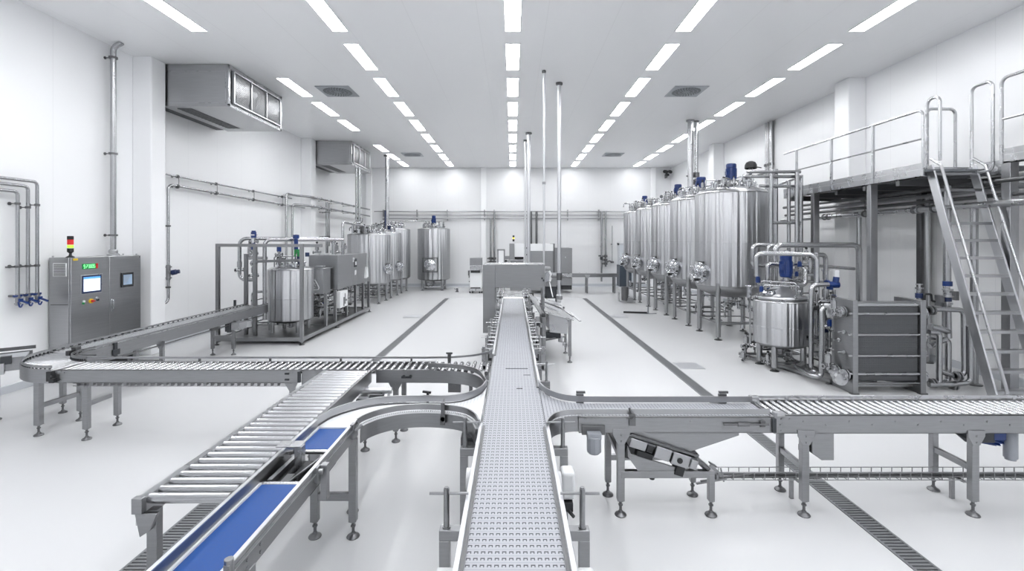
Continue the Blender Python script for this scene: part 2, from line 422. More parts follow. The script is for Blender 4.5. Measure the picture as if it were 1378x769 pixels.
# ------------------------------------------------ air units under the ceiling
M['mesh_black'] = mat('grille_back', (.10,.105,.112), .5, .3)
def air_unit(y0, label):
    x0, x1, y1, z0, z1 = XL+.012, -6.26, y0+2.4, 5.37, ZC-.004
    t = thing('air_handling_unit', label, 'air conditioner', (x0,y0,z0), group='air units under the ceiling')
    MB().box(x0+.28,y0,z0,x1,y1,z1).build('casing', M['cabinet'], t, bevel=.008)
    MB().box(x0,y0+.02,z0+.03,x0+.28,y1-.02,z1-.02).build('rear_casing', M['dark'], t)
    # recessed side panel trims
    e = MB()
    for a,b,c,d in ((x0+.28,z1-.16,x1-.03,z1-.15),(x0+.28,z0+.07,x1-.03,z0+.08),(x1-.055,z0+.07,x1-.045,z1-.15),(x0+.33,z0+.07,x0+.34,z1-.15)): e.box(a,y0-.006,b,c,y0+.002,d)
    e.build('panel_trim', M['steel_light'], t)
    f = MB()
    f.box(x1-.01,y0,z0,x1+.02,y1,z0+.06).box(x1-.01,y0,z0,x1+.02,y0+.05,z1).box(x1-.01,y1-.09,z0,x1+.02,y1,z1).box(x1-.01,y0,z1-.08,x1+.02,y1,z1)
    f.build('front_frame', M['steel_light'], t, bevel=.004)
    MB().box(x1+.004,y0+.12,z0+.1,x1+.01,y1-.1,z1-.1).build('grille_back', M['mesh_black'], t)
    ya, yb, za, zb = y0+.16, y1-.14, z0+.12, z1-.12
    g = MB()
    for k in range(4):
        yy = ya+(yb-ya)*k/3; g.box(x1+.01,yy-.014,za,x1+.06,yy+.014,zb)
    g.box(x1+.01,ya,za-.02,x1+.06,yb,za+.008).box(x1+.01,ya,zb-.008,x1+.06,yb,zb+.02)
    g.build('grille_frame', M['rail_light'], t, bevel=.003)
    h = MB(); n = 26
    for k in range(1,n,1):
        zz = za+(zb-za)*k/n; h.bar((x1+.03,ya,zz),(x1+.03,yb,zz),.014,.005,(0,0,1))
    for k in range(1,60):
        yy = ya+(yb-ya)*k/60; h.box(x1+.026,yy-.002,za,x1+.032,yy+.002,zb)
    h.build('grille_mesh', M['steel_mid'], t)
    MB().box(x0+.5,y0+.16,z0-.006,x0+.82,y1-.35,z0+.01).build('intake_recess', M['mesh_black'], t)
    s = MB()
    for k in range(14): s.box(x0+.5,y0+.18+k*.135,z0-.012,x0+.82,y0+.2+k*.135,z0-.004)
    for k in range(3): s.box(x0+.56+k*.1,y0+.16,z0-.012,x0+.568+k*.1,y1-.35,z0-.004)
    s.build('intake_slats', M['steel_dark'], t)
air_unit(10.45, 'large grey steel air unit hung under the ceiling, the nearer of the two')
air_unit(18.42, 'grey steel air unit hung under the ceiling, the farther one by the second column')
# ================================================================= conveyors
LEGS = {}
def leg(parent, x, y, ztop, w=.055, gusset=None, d=.055, foot=True):
    key = (round(ztop,3), w, d, gusset, foot)
    o = ORG.get(root_of(parent).name, V((0,0,0)))
    loc = V((x,y,0))-o
    if key in LEGS: return clone(LEGS[key], loc, parent=parent)
    m = MB().box(-w/2,-d/2,.13 if foot else 0,w/2,d/2,ztop)
    m.box(-.02,-.02,.122,.02,.02,.13) if foot else None
    if gusset:
        ax, sg = gusset                     # widening axis, side it is bolted on
        for zb in (.04,):
            if ax == 'x':
                yy = sg*d/2
                m.prism([(-w/2,yy,ztop-.10),(w/2,yy,ztop-.10),(.075,yy,ztop-.02),(.075,yy,ztop+.03),(-.075,yy,ztop+.03),(-.075,yy,ztop-.02)], (0,sg*.008,0))
                m.cyl((0,yy+sg*.006,ztop-.02),(0,yy+sg*.014,ztop-.02),.009,n=6).cyl((0,yy+sg*.006,ztop-.075),(0,yy+sg*.014,ztop-.075),.009,n=6)
            else:
                xx = sg*w/2
                m.prism([(xx,-d/2,ztop-.10),(xx,d/2,ztop-.10),(xx,.075,ztop-.02),(xx,.075,ztop+.03),(xx,-.075,ztop+.03),(xx,-.075,ztop-.02)], (sg*.008,0,0))
                m.cyl((xx+sg*.006,0,ztop-.02),(xx+sg*.014,0,ztop-.02),.009,n=6)
    b = m.build('leg', M['steel'], None, bevel=.003); b.parent = parent; b.location = loc
    if foot:
        f = MB().cyl((0,0,.03),(0,0,.13),.012,n=10).cyl((0,0,.085),(0,0,.1),.02,n=6)
        f.lathe([(0,0),(.05,0),(.052,.006),(.046,.016),(.022,.03),(.016,.042),(0,.042)], (0,0,0), 18)
        fo = f.build('foot', M['steel_dark'], None); fo.parent = b
    LEGS[key] = b
    return b
def rollers(parent, pts, length, r=.025, axis='y', name='roller', n=12, mat_='roller', mx=100):
    """one roller mesh, copied to each point (parent coordinates)"""
    h = length/2
    prof = [(0,-h),(.008,-h),(.008,-h+.012),(r,-h+.012),(r,h-.012),(.008,h-.012),(.008,h),(0,h)]
    m = MB().lathe(prof, (0,0,0), n, (0,1,0) if axis == 'y' else (1,0,0))
    o = ORG.get(root_of(parent).name, V((0,0,0))); first = None
    for p in pts:
        if first is None:
            first = m.build(name, M[mat_], None, loc=V(p[:3])-o); first.parent = parent
            if len(p) > 3: first.rotation_euler.z = p[3]
        else: clone(first, V(p[:3])-o, (0,0,p[3]) if len(p) > 3 else None, parent)
def channel(m, x0, x1, y, s, z0, z1, t=.004, lip=.03):
    """C-section side plate along x at y, lips pointing to side s"""
    m.box(x0,y,z0,x1,y+s*t,z1).box(x0,y,z1-t,x1,y+s*lip,z1).box(x0,y,z0,x1,y+s*lip,z0+t)
def bolts(m, pts, d, r=.008, h=.006):
    for p in pts: m.cyl(V(p), V(p)+V(d)*h, r, n=6)

# --- grey roller conveyor running out past the stairs (along x)
X0, X1, YA, YC, ZT = 2.28, 5.9, 4.14, 4.56, .885
t = thing('roller_conveyor', 'straight steel roller conveyor leading past the plate heat exchanger, with a blue motor below', 'conveyor', (X0,YA,0), group='roller conveyors')
m = MB(); channel(m,X0,X1,YA,1,.725,ZT); bolts(m,[(X0+.05+.2*i,YA,.80+.03*(i%2)) for i in range(18)],(0,-1,0)); bolts(m,[(X0+.06,YA,.75),(X0+.2,YA,.75),(X0+.06,YA,.85),(X0+.13,YA,.85)],(0,-1,0))
m.box(X0-.01,YA-.006,.725,X0+.02,YA,ZT+.02)
m.build('side_frame', M['steel'], t)
m = MB(); channel(m,X0,X1,YC,-1,.725,ZT); m.build('side_frame', M['steel'], t)
rollers(t, [(X0+.04+.0705*i,(YA+YC)/2,ZT-.02) for i in range(51)], YC-YA-.05, .024)
m = MB().box(X0+.0,YC-.012,ZT+.01,X1,YC-.004,ZT+.04)
for i in range(12): m.box(X0+.02+.31*i,YC-.016,ZT,X0+.05+.31*i,YC,ZT+.035)
m.build('guide_rail', M['steel_light'], t, bevel=.002)
m = MB().box(X0+.005,YA-.005,ZT-.01,X0+.09,YA+.055,ZT+.022).box(X0-.015,YC-.06,ZT-.01,X0+.055,YC+.01,ZT+.04)
m.build('end_bracket', M['steel_light'], t, bevel=.003)
for x in (X0+.27, X0+1.75, X0+3.3): leg(t, x, YA+.025, .725, gusset=('x',-1), w=.062); leg(t, x+.03, YC+.03, .725)
for x in (X0+.27, X0+1.75, X0+3.3):
    MB().bar((x+.015,YA+.05,.40),(x+.03,YC,.40),.04,.05).build('crossbar', M['steel'], t, bevel=.003)
# drive gear and blue motor hanging under it
m = MB().box(4.13,YA+.10,.60,4.30,YA+.30,.74); m.box(4.02,YA+.14,.70,4.2,YA+.26,.735); m.bar((4.0,YA+.2,.70),(4.14,YA+.2,.58),.02,.03); m.build('drive_bracket', M['dark'], t, bevel=.004)
m = MB().cyl((4.26,YA+.2,.655),(4.43,YA+.22,.62),.075,n=24)
for i in range(14):
    a = 2*PI*i/14; p = V((4.27,YA+.2,.65)); d = V((.16,.02,-.035))
    x_ = V((0,1,0)); y_ = d.normalized().cross(x_)
    o = x_*math.cos(a)*.08+y_*math.sin(a)*.08
    m.bar(p+o, p+o+d, .008, .02, o)
m.cyl((4.43,YA+.22,.62),(4.46,YA+.22,.614),.07,n=24); m.box(4.29,YA+.1,.63,4.40,YA+.15,.70)
m.build('motor', M['blue'], t)
# steel control box with dark drives beside it
m = MB().prism([(X0+.40,YA+.12,.735),(X0+.60,YA+.12,.735),(X0+.60,YA+.12,.435),(X0+.49,YA+.12,.435),(X0+.40,YA+.12,.50)],(0,.16,0)); m.build('control_box', M['steel'], t, bevel=.006)
m = MB().box(X0+.37,YA+.14,.56,X0+.42,YA+.24,.72).box(X0+.345,YA+.15,.49,X0+.395,YA+.23,.62).cyl((X0+.36,YA+.19,.49),(X0+.36,YA+.19,.55),.035,n=12); m.build('drive_unit', M['black'], t, bevel=.006)
m = MB().cyl((4.49,YA+.15,.76),(4.49,YA+.15,.45),.05,n=16).cyl((4.49,YA+.15,.46),(4.49,YA+.15,.43),.04,n=16).cyl((4.49,YA+.15,.70),(4.49,YA+.15,.72),.056,n=16); m.build('cylinder', M['grey_plastic'], t)

# --- short belt conveyor branching from the main belt towards it
t = thing('belt_conveyor', 'short grey branch belt conveyor with a hopper underneath, joining the roller conveyor', 'conveyor', (1.4,4.14,0), group='belt conveyors')
back = smooth_path([(.275,5.02),(.285,4.90),(.345,4.71),(.46,4.56),(.62,4.49),(.9,4.475)]) + [(2.25,4.475)]
front = smooth_path([(.275,3.86),(.30,3.96),(.36,4.07),(.47,4.145),(.62,4.165),(.9,4.168)]) + [(2.25,4.168)]
def resample(p, n):
    seg = [0]
    for a, b in zip(p, p[1:]): seg.append(seg[-1]+math.dist(a,b))
    out = []
    for i in range(n):
        s = seg[-1]*i/(n-1); k = 0
        while k < len(seg)-2 and seg[k+1] < s: k += 1
        f = (s-seg[k])/max(1e-9,seg[k+1]-seg[k]); out.append((p[k][0]+(p[k+1][0]-p[k][0])*f, p[k][1]+(p[k+1][1]-p[k][1])*f))
    return out
MB().strip(resample(back,60), resample(front,60), .845, .871).build('belt', M['belt_x'], t)
MB().fence(offset(back,.0), .885, .94, .012).build('guide_rail', M['steel_mid'], t)
MB().fence(front, .885, .93, .012).build('guide_rail', M['steel_mid'], t)
MB().box(2.255,4.12,.74,2.285,4.16,.86).build('joint_fitting', M['dark'], t)
m = MB().fence([p for p in front if p[0] < .62], .735, .872, .006); m.build('curved_skirt', M['steel'], t)
m = MB(); channel(m,.575,2.268,4.14,1,.73,.868); bolts(m,[(.64,4.14,.85),(.70,4.14,.85),(1.55,4.14,.83),(1.0,4.14,.845)],(0,-1,0),.01)
m.build('side_frame', M['steel'], t)
m = MB(); channel(m,.5,2.25,4.50,-1,.73,.868); m.build('side_frame', M['steel'], t)
m = MB()
for x, y in ((.60,4.49),(1.95,4.49)):
    m.box(x,y,.86,x+.07,y+.03,.955).bar((x-.0,y+.01,.972),(x+.085,y+.01,.972),.022,.02)
for x in (1.02,):
    m.bar((x,4.165,.94),(x+.03,4.12,.87),.014,.014).box(x-.01,4.118,.80,x+.045,4.138,.90).cyl((x+.015,4.115,.86),(x+.015,4.10,.86),.016,n=8)
m.cyl((1.83,4.125,.81),(2.22,4.125,.81),.010,n=8).cyl((1.95,4.125,.81),(2.05,4.125,.81),.017,n=8).box(2.15,4.12,.79,2.19,4.14,.84)
m.build('rail_clamps', M['steel_dark'], t)
m = MB().cyl((.70,4.10,.72),(.70,4.10,.585),.062,n=10).box(.64,4.06,.70,.76,4.14,.755).cyl((.70,4.10,.585),(.70,4.10,.572),.05,n=10); m.build('gear_motor', M['grey_plastic'], t, bevel=.006)
m = MB().box(.60,4.12,.72,.80,4.16,.80); m.build('motor_plate', M['steel_dark'], t, bevel=.003)
# stand and hopper below
m = MB().prism([(.99,4.16,.735),(1.98,4.16,.735),(1.98,4.16,.70),(1.52,4.16,.545),(1.16,4.16,.60),(.97,4.16,.71)], (0,.30,0)); m.build('hopper', M['steel'], t, bevel=.003)
leg(t, .945, 4.17, .735, gusset=('x',-1), w=.062); leg(t, .90, 4.5, .735)
m = MB().box(.945,4.14,.335,1.76,4.19,.395); m.build('stand_beam', M['steel'], t, bevel=.003)
leg(t, 1.735, 4.165, .36, w=.05); leg(t, 1.70, 4.5, .36, w=.05)
m = MB().bar((.945,4.17,.50),(.90,4.5,.62),.04,.04).box(.90,4.48,.52,1.15,4.52,.56).bar((1.50,4.22,.58),(1.74,4.22,.37),.035,.05).box(.90,4.48,.335,1.72,4.52,.385); m.build('stand_brace', M['steel'], t, bevel=.003)
# tilted vibrating unit in the stand
R = Matrix.Rotation(math.radians(18.0), 3, 'Y')
c0 = V((1.29,4.26,.545))
def tb(m, x0,z0,x1,z1,y0=-.12,y1=.12): m.cbox(c0+R @ V(((x0+x1)/2,(y0+y1)/2,(z0+z1)/2)), (abs(x1-x0),y1-y0,abs(z1-z0)), R)
m = MB(); tb(m,-.30,.075,.30,.095,-.13,.13); tb(m,-.30,.045,.30,.06,-.125,.13); tb(m,.30,-.05,.33,.09,-.10,.10); m.build('vibrating_frame', M['steel_dark'], t)
m = MB(); tb(m,-.29,-.02,-.14,.06,-.13,0); tb(m,-.06,-.04,.08,.065,-.14,0); tb(m,.10,-.05,.26,.06,-.13,0); tb(m,.26,-.03,.32,.05,-.15,0); m.build('drive_covers', M['steel_mid'], t, bevel=.006)
m = MB(); tb(m,-.13,-.02,-.07,.06,-.12,0); tb(m,-.30,-.13,-.22,-.02,-.11,0); tb(m,.16,-.13,.24,-.05,-.13,-.03); m.cyl(c0+R@V((.17,-.14,0)), c0+R@V((.17,-.13,0)), .025); tb(m,-.20,-.09,-.05,-.03,-.11,.05); m.build('drive_motor', M['black'], t, bevel=.006)
m = MB().prism([(1.00,4.15,.62),(1.005,4.15,.52),(1.10,4.15,.385),(1.20,4.15,.385),(1.56,4.15,.36),(1.50,4.15,.40),(1.17,4.15,.50),(1.03,4.15,.545)], (0,.02,0)); m.prism([(1.00,4.40,.62),(1.0,4.40,.52),(1.10,4.40,.385),(1.50,4.40,.40),(1.55,4.40,.55)], (0,.01,0)); m.bar((1.15,4.2,.40),(1.15,4.4,.40),.10,.05); m.build('tray', M['steel'], t)
m = MB().cyl((1.23,4.2,.335),(1.23,4.2,.30),.022).cyl((1.42,4.3,.335),(1.42,4.3,.30),.022).cyl((1.60,4.3,.335),(1.60,4.3,.30),.022); m.build('rubber_mount', M['black'], t)
m = MB().bar((1.60,4.2,.50),(1.72,4.2,.40),.10,.03).bar((1.71,4.14,.475),(1.77,4.14,.44),.04,.012); m.build('outlet_chute', M['steel_dark'], t, bevel=.004)

# --- wire cable tray along the floor behind the legs
t = thing('cable_tray', 'long wire basket cable tray running low behind the conveyor legs', 'cable tray', (1.75,4.37,0))
m = MB()
for y, z in ((4.33,.225),(4.33,.295),(4.43,.225),(4.43,.295),(4.38,.225)): m.cyl((1.80,y,z),(6.2,y,z),.0045,n=6)
for i in range(46):
    x = 1.82+i*.095; m.bar((x,4.33,.297),(x,4.33,.222),.006,.006,(1,0,0)).bar((x,4.33,.222),(x,4.43,.222),.006,.006).bar((x,4.43,.222),(x,4.43,.297),.006,.006,(1,0,0))
m.build('basket', M['steel'], t)
m = MB().tube([(1.78,4.36,.235),(3.0,4.37,.238),(6.2,4.36,.236)], .010).tube([(1.72,4.39,.25),(3.0,4.4,.236),(6.2,4.4,.238)], .012).tube([(1.7,4.3,.23),(2.2,4.38,.255),(6.2,4.385,.256)], .009); m.build('cables', M['steel_dark'], t)
m = MB().bar((1.66,4.3,.21),(1.95,4.34,.235),.018,.018).bar((1.80,4.34,.36),(1.92,4.34,.24),.012,.03).bar((1.90,4.35,.33),(1.93,4.35,.20),.012,.012).cyl((1.86,4.33,.24),(1.86,4.33,.28),.02); m.build('tray_bracket', M['steel'], t)
m = MB()
for x in (2.6, 4.1, 5.6): m.bar((x,4.44,.0),(x,4.44,.24),.03,.03).bar((x,4.31,.215),(x,4.45,.215),.03,.012)
m.build('tray_support', M['steel'], t)

# --- main conveyor running away from the camera
t = thing('main_conveyor', 'long grey modular belt conveyor running straight down the middle of the hall', 'conveyor', (0.01,1.0,0), group='belt conveyors')
MB().box(-.252,1.0,.845,.272,12.7,.87).build('belt', M['belt'], t)
MB().cyl((-.25,12.72,.845),(.27,12.72,.845),.03,n=16).build('end_roller', M['steel_dark'], t)
for sx, segs in ((-1,((1.0,3.93),(6.35,12.55))),(1,((1.0,3.90),(4.96,12.55)))):
    xx = .01+sx*.272
    m = MB().box(xx-.004,1.0,.715,xx+.004,12.6,.862); m.box(xx-sx*.02-.002,1.0,.715,xx+.004,12.6,.722)
    m.build('side_frame', M['steel'], t)
    for a, b in segs:
        m = MB().box(xx-.014,a,.872,xx+.014,b,.902); m.build('guide_rail', M['rail_light'], t, bevel=.003)
        m2 = MB().box(xx-sx*.034,a,.868,xx-sx*.013,b,.88); m2.build('wear_strip', M['steel_dark'], t)
FR = None
for k, y in enumerate((2.8, 3.9, 5.75, 7.35, 8.7, 10.0, 11.4)):
    nm = MB(); w = .44
    nm.box(.01-w,y-.03,.65,.01+w,y+.03,.712)
    for sx in (-1,1): nm.box(.01+sx*w,y-.03,.0,.01+sx*(w-.062),y+.03,.65)
    nm.build('support_frame', M['steel'], t, bevel=.004)
    for sx in (-1,1):
        if y in (5.75,) and sx == -1: continue
        if k < 2 or sx == 1 or y > 6:
            p = MB().cyl((.01+sx*.40,y,.70),(.01+sx*.40,y,.945),.017,n=14).cyl((.01+sx*.40,y,.945),(.01+sx*.40,y,.952),.013,n=14)
            p.cyl((.01+sx*.27,y,.915),(.01+sx*.50,y,.915),.0085,n=8)
            p.cyl((.01+sx*.40,y,.71),(.01+sx*.40,y,.722),.024,n=14)
            p.build('guide_post', M['steel_light'] if k > 1 else M['steel'], t)
# small guide clamps ranked along the far half of the rails
m = MB()
for i in range(22):
    y = 6.6+i*.27
    for sx in (-1,1):
        xx = .01+sx*.29; big = i % 3 == 0
        m.box(xx,y,.78,xx+sx*.045,y+.05,.90)
        m.cyl((xx-sx*.01,y+.025,.905),(xx+sx*(.16 if big else .09),y+.025,.905),.008,n=6)
        if big: m.box(xx+sx*.10,y,.60,xx+sx*.15,y+.05,.93).box(xx,y,.62,xx+sx*.13,y+.05,.67)
m.build('rail_clamps', M['steel_light'], t)
m = MB()
for i in range(7):
    y = 6.7+i*.81
    for sx in (-1,1): m.box(.01+sx*.31,y+.06,.70,.01+sx*.36,y+.12,.80)
m.build('clamp_knobs', M['black'], t, bevel=.004)
m = MB().box(.325,3.15,.68,.415,3.28,.86); m.build('gear_motor', M['grey_white'], t, bevel=.02, seg=3)
m = MB().cyl((.285,3.2,.77),(.325,3.2,.77),.075,n=20); m.build('gearbox', M['white'], t)
m = MB().cyl((-.27,3.2,.80),(-.31,3.2,.80),.07,n=20); m.build('bearing_cover', M['white'], t)
m = MB().box(.34,3.14,.61,.40,3.26,.67).cyl((.37,3.14,.62),(.40,3.10,.60),.012,n=8); m.build('cable_gland', M['black'], t, bevel=.004)
for sx in (-1,1):
    m = MB().box(.01+sx*.30,2.16,.64,.01+sx*.385,2.34,.80).cyl((.01+sx*.28,2.25,.81),(.01+sx*.33,2.25,.81),.035,n=14); m.build('gear_motor', M['grey_white'], t, bevel=.012, seg=3)
m = MB().box(-.085,5.7,.8705,.18,5.715,.8735).box(.04,4.93,.8705,.10,4.945,.8735).box(.12,5.43,.8705,.2,5.44,.8735); m.build('belt_joint', M['black'], t)

# --- steel housing the belt runs under
t = thing('belt_housing', 'grey steel box housing spanning the far end of the main belt', 'machine', (0,9.5,0))
yh = 9.5
m = MB().box(-.595,yh,.565,-.355,yh+.7,1.93); m.build('side_panel', M['housing'], t, bevel=.006)
m = MB().box(-.355,yh+.004,1.47,.63,yh+.7,1.925); m.build('crossbeam', M['housing'], t, bevel=.006)
m = MB().box(-.6,yh-.006,1.925,.64,yh+.7,1.945); m.build('top_cover', M['steel_light'], t, bevel=.006)
m = MB().box(.60,yh+.01,1.05,.64,yh+.7,1.925); m.build('side_panel', M['housing'], t, bevel=.006)
m = MB().box(-.45,yh+.1,0,-.39,yh+.16,.6).box(-.45,yh+.55,0,-.39,yh+.61,.6).box(.57,yh+.1,0,.63,yh+.16,1.1).box(.57,yh+.55,0,.63,yh+.61,1.1); m.build('leg', M['steel'], t)
m = MB().cyl((.585,yh-.012,1.66),(.585,yh+.01,1.66),.02,n=10).box(.60,yh-.01,1.60,.63,yh+.01,1.64); m.build('latch', M['dark'], t)
m = MB().box(-.365,yh-.03,.66,-.33,yh+.01,.76); m.build('latch', M['dark'], t)
# outfeed roller and chute behind the belt end
t = thing('outfeed_table', 'polished steel roller table where the main belt ends under the housing', 'conveyor', (0,13.0,0))
m = MB().box(-.26,12.9,.845,.28,14.6,.87); m.build('table_top', M['steel_light'], t)
rollers(t, [(.01,12.82,.845)], .54, .05, 'x')
for sx in (-1,1):
    m = MB()
    for i in range(6):
        y = 12.6+i*.3
        m.box(.01+sx*.30,y,.70,.01+sx*.38,y+.12,1.02).cyl((.01+sx*.27,y,.95),(.01+sx*.50,y,.95),.012,n=6).box(.01+sx*.42,y,.6,.01+sx*.5,y+.1,1.05)
    m.build('guide_rail', M['steel_light'], t)
    m = MB().box(.01+sx*.46,12.55,.72,.01+sx*.54,12.62,1.04).box(.01+sx*.33,12.5,.80,.01+sx*.36,12.53,.96); m.build('sensor', M['black'], t)
for sx in (-.26,.28):
    for y in (12.95,14.5): leg(t, sx, y, .85, w=.05)

# --- sloped sorting table beside the belt
t = thing('sorting_table', 'sloped steel sorting table on legs beside the far main belt', 'table', (.9,9.4,0))
m = MB().prism([(.65,9.36,.99),(1.20,9.36,.85),(1.20,9.36,.835),(.65,9.36,.975)], (-.12,2.0,.10)); m.build('table_top', M['steel_light'], t)
m = MB().bar((.62,10.5,1.09),(1.02,9.95,1.0),.04,.025).bar((1.02,9.95,1.0),(1.2,9.5,.90),.03,.02).bar((1.20,9.9,.92),(1.32,9.3,.84),.05,.012).cyl((1.06,9.9,1.0),(1.06,9.9,1.04),.02); m.build('guide_bar', M['steel'], t)
m = MB().prism([(.71,9.40,.955),(1.10,9.40,.85),(1.08,9.40,.565),(.73,9.40,.60)], (-.05,.9,.04)); m.build('catch_bin', M['steel_light'], t, bevel=.006)
leg(t, 1.13, 9.42, .84, w=.06); leg(t, 1.13, 10.2, .86, w=.05); leg(t, .62, 9.42, .97, w=.07, foot=False); leg(t, .66, 10.6, .97, w=.06)
m = MB().bar((1.13,9.42,.28),(1.13,10.2,.28),.03,.03).bar((.62,9.5,.42),(1.1,9.9,.42),.03,.03); m.build('brace', M['steel'], t)
m = MB().box(.62,9.7,.42,.98,9.95,.55).box(.45,9.4,.70,.54,9.5,.82); m.build('drive_box', M['dark'], t, bevel=.005)
m = MB().cyl((.98,9.8,.33),(.98,9.8,.46),.05,n=12).cyl((1.02,9.75,.30),(1.08,9.75,.30),.04,n=12).cyl((.56,9.42,.70),(.56,9.42,.78),.03).box(.45,9.36,.80,.53,9.42,.92); m.build('motor', M['steel_light'], t)
# slanted side chute between belt and table
m = MB().bar((.575,9.18,.985),(.42,11.6,1.10),.085,.035); m.build('side_rail', M['steel'], t, bevel=.003)
m = MB().cyl((.56,9.14,.98),(.62,9.14,.98),.035,n=12); m.build('rail_end', M['black'], t)

# --- roller conveyor crossing to the left (along x)
X0, X1, YA, YC, ZT = -5.42, -.62, 5.64, 6.06, .87
t = thing('roller_conveyor', 'long steel roller conveyor crossing from the curved corner to the main belt', 'conveyor', (X0,YA,0), group='roller conveyors')
m = MB(); channel(m,X0,-2.55,YA,1,.72,.872); channel(m,-2.50,-1.85,YA,1,.72,.872); channel(m,-1.62,-.95,YA,1,.72,.872)
bolts(m,[(X0+.10+.45*i,YA,.84) for i in range(11)]+[(-.78-.06*i,YA,.79+.05*j) for i in (0,1) for j in (0,1)]+[(X0+.06,YA,.86),(X0+.06,YA,.75)],(0,-1,0))
m.build('side_frame', M['steel'], t)
fb = smooth_path([(-.98,YA),(-.72,5.62),(-.50,5.52),(-.36,5.34),(-.285,5.05)])
MB().fence(fb, .72, .868, .006).build('curved_skirt', M['steel'], t)
MB().fence(smooth_path([(-1.02,5.72),(-.80,5.70),(-.55,5.60),(-.38,5.40),(-.285,5.06)]), .885, .935, .012).build('guide_rail', M['steel'], t)
m = MB(); channel(m,X0,-.95,YC,-1,.72,.872); m.build('side_frame', M['steel'], t)
rail = [(X0,YC),(-1.2,YC)]+smooth_path([(-1.1,YC),(-.75,6.09),(-.48,6.2),(-.33,6.38),(-.275,6.62)])
MB().fence(rail, .905, .93, .010).build('guide_rail', M['steel_mid'], t)
m = MB()
for x in (-4.9,-4.0,-3.1,-2.2,-1.3): m.box(x,YC-.012,.86,x+.02,YC+.012,.906)
m.box(-.83,YC+.0,.86,-.79,YC+.05,.96).bar((-.85,YC+.02,.97),(-.77,YC+.02,.97),.02,.02)
m.build('rail_clamps', M['steel_dark'], t)
rollers(t, [(X0+.05+.0815*i,(YA+YC)/2,.85) for i in range(60)], YC-YA-.03, .026)
# end plate rollers shortening into the merge
rollers(t, [(-.48,5.86,.85),(-.39,5.83,.85),(-.31,5.78,.85)], .44, .024, 'y', 'merge_roller')
leg(t,-5.16,YA+.12,.72,gusset=('x',-1),w=.065); leg(t,-5.17,YC+.16,.72,w=.065)
leg(t,-2.64,YA+.06,.72,gusset=('x',-1)); leg(t,-2.64,YC-.03,.72); leg(t,-1.40,YA+.06,.72,gusset=('x',-1),w=.06); leg(t,-1.38,YC-.02,.72)
for x in (-5.165,-2.64,-1.39): MB().bar((x,YA+.1,.42),(x,YC+.05,.42),.04,.05).build('crossbar', M['steel'], t, bevel=.003)
m = MB().box(-.77,5.66,.60,-.62,5.72,.74).cyl((-.70,5.66,.67),(-.70,5.655,.67),.022).box(-.52,5.66,.5,-.48,5.7,.74); m.build('mount_plate', M['steel_dark'], t)
m = MB().box(-1.32,YA-.008,.775,-1.20,YA-.002,.80).box(-2.54,YA-.03,.73,-2.51,YA,.86).box(-2.70,YA-.012,.82,-2.65,YA,.84).box(-2.70,YA-.012,.75,-2.65,YA,.77).cyl((-1.29,YA-.02,.80),(-1.29,YA,.80),.018,n=8).cyl((-1.21,YA-.02,.80),(-1.21,YA,.80),.018,n=8); m.build('joint_fitting', M['dark'], t)
m = MB()
for y,z in ((5.70,.70),(5.70,.665),(5.76,.665)): m.cyl((X0+.15,y,z),(-2.7,y,z),.005,n=6)
for i in range(31): m.box(X0+.2+i*.08,5.695,.66,X0+.206+i*.08,5.765,.705)
for i in (2,7,13,19): m.box(X0+.2+i*.08,5.69,.68,X0+.24+i*.08,5.73,.72)
m.build('cable_basket', M['steel'], t)
# curved drive pod where the lines cross
m = MB().cyl((-1.72,5.35,.72),(-1.36,5.35,.72),.035,n=16).box(-1.72,5.30,.50,-1.44,5.42,.67).cyl((-1.43,5.36,.62),(-1.40,5.36,.62),.085,n=18); m.build('drive_motor', M['steel_light'], t)
m = MB().cyl((-1.60,5.32,.60),(-1.44,5.32,.60),.075,n=18).box(-1.74,5.28,.46,-1.6,5.34,.64); m.build('motor_body', M['dark'], t)

# --- curved corner of roller conveyor
t = thing('curved_roller_conveyor', 'curved roller conveyor corner in front of the control cabinet', 'conveyor', (-5.46,6.5,0), group='roller conveyors')
C, R0, R1 = (-5.46,6.52), .42, .90
a0, a1 = PI, 1.5*PI
m = MB().fence(arc_path(C,R1,a0,a1,28), .72, .885, .008); m.build('side_frame', M['steel'], t)
m = MB().fence(arc_path(C,R0,a0,a1,20), .72, .885, .008); m.build('side_frame', M['steel'], t)
m = MB().fence(arc_path(C,R1-.012,a0,a1,28), .895, .925, .012); m.build('guide_rail', M['steel'], t)
m = MB().fence(arc_path(C,R0+.012,a0,a1,20), .895, .925, .012); m.build('guide_rail', M['steel'], t)
m = MB()
for i in range(22):
    a = a0+(a1-a0)*(i+.5)/22; x,y = C[0]+(R1-.02)*math.cos(a), C[1]+(R1-.02)*math.sin(a); m.cyl((x,y,.872),(x,y,.895),.010,n=6)
    x,y = C[0]+(R0+.02)*math.cos(a), C[1]+(R0+.02)*math.sin(a); m.cyl((x,y,.872),(x,y,.895),.008,n=6)
m.build('rail_clamps', M['dark'], t)
pts = []
for i in range(17):
    a = a0+(a1-a0)*(i+.5)/17; rm = (R0+R1)/2
    pts.append((C[0]+rm*math.cos(a), C[1]+rm*math.sin(a), .85, a-PI/2))
rollers(t, pts, R1-R0-.03, .024)
m = MB()
for q in (0,.5):
    m.tube([(C[0]+(R0-.04)*math.cos(a), C[1]+(R0-.04)*math.sin(a), .93-.07*q) for a in [a0-.3+(a1-a0+.5)*k/8 for k in range(9)]], .008, .02)
m.box(-5.96,6.42,.82,-5.90,6.50,.97).box(-5.98,6.36,.85,-5.93,6.42,.93).bar((-5.95,6.3,.86),(-5.6,6.12,.86),.02,.02)
m.build('drive_cable', M['steel_dark'], t)
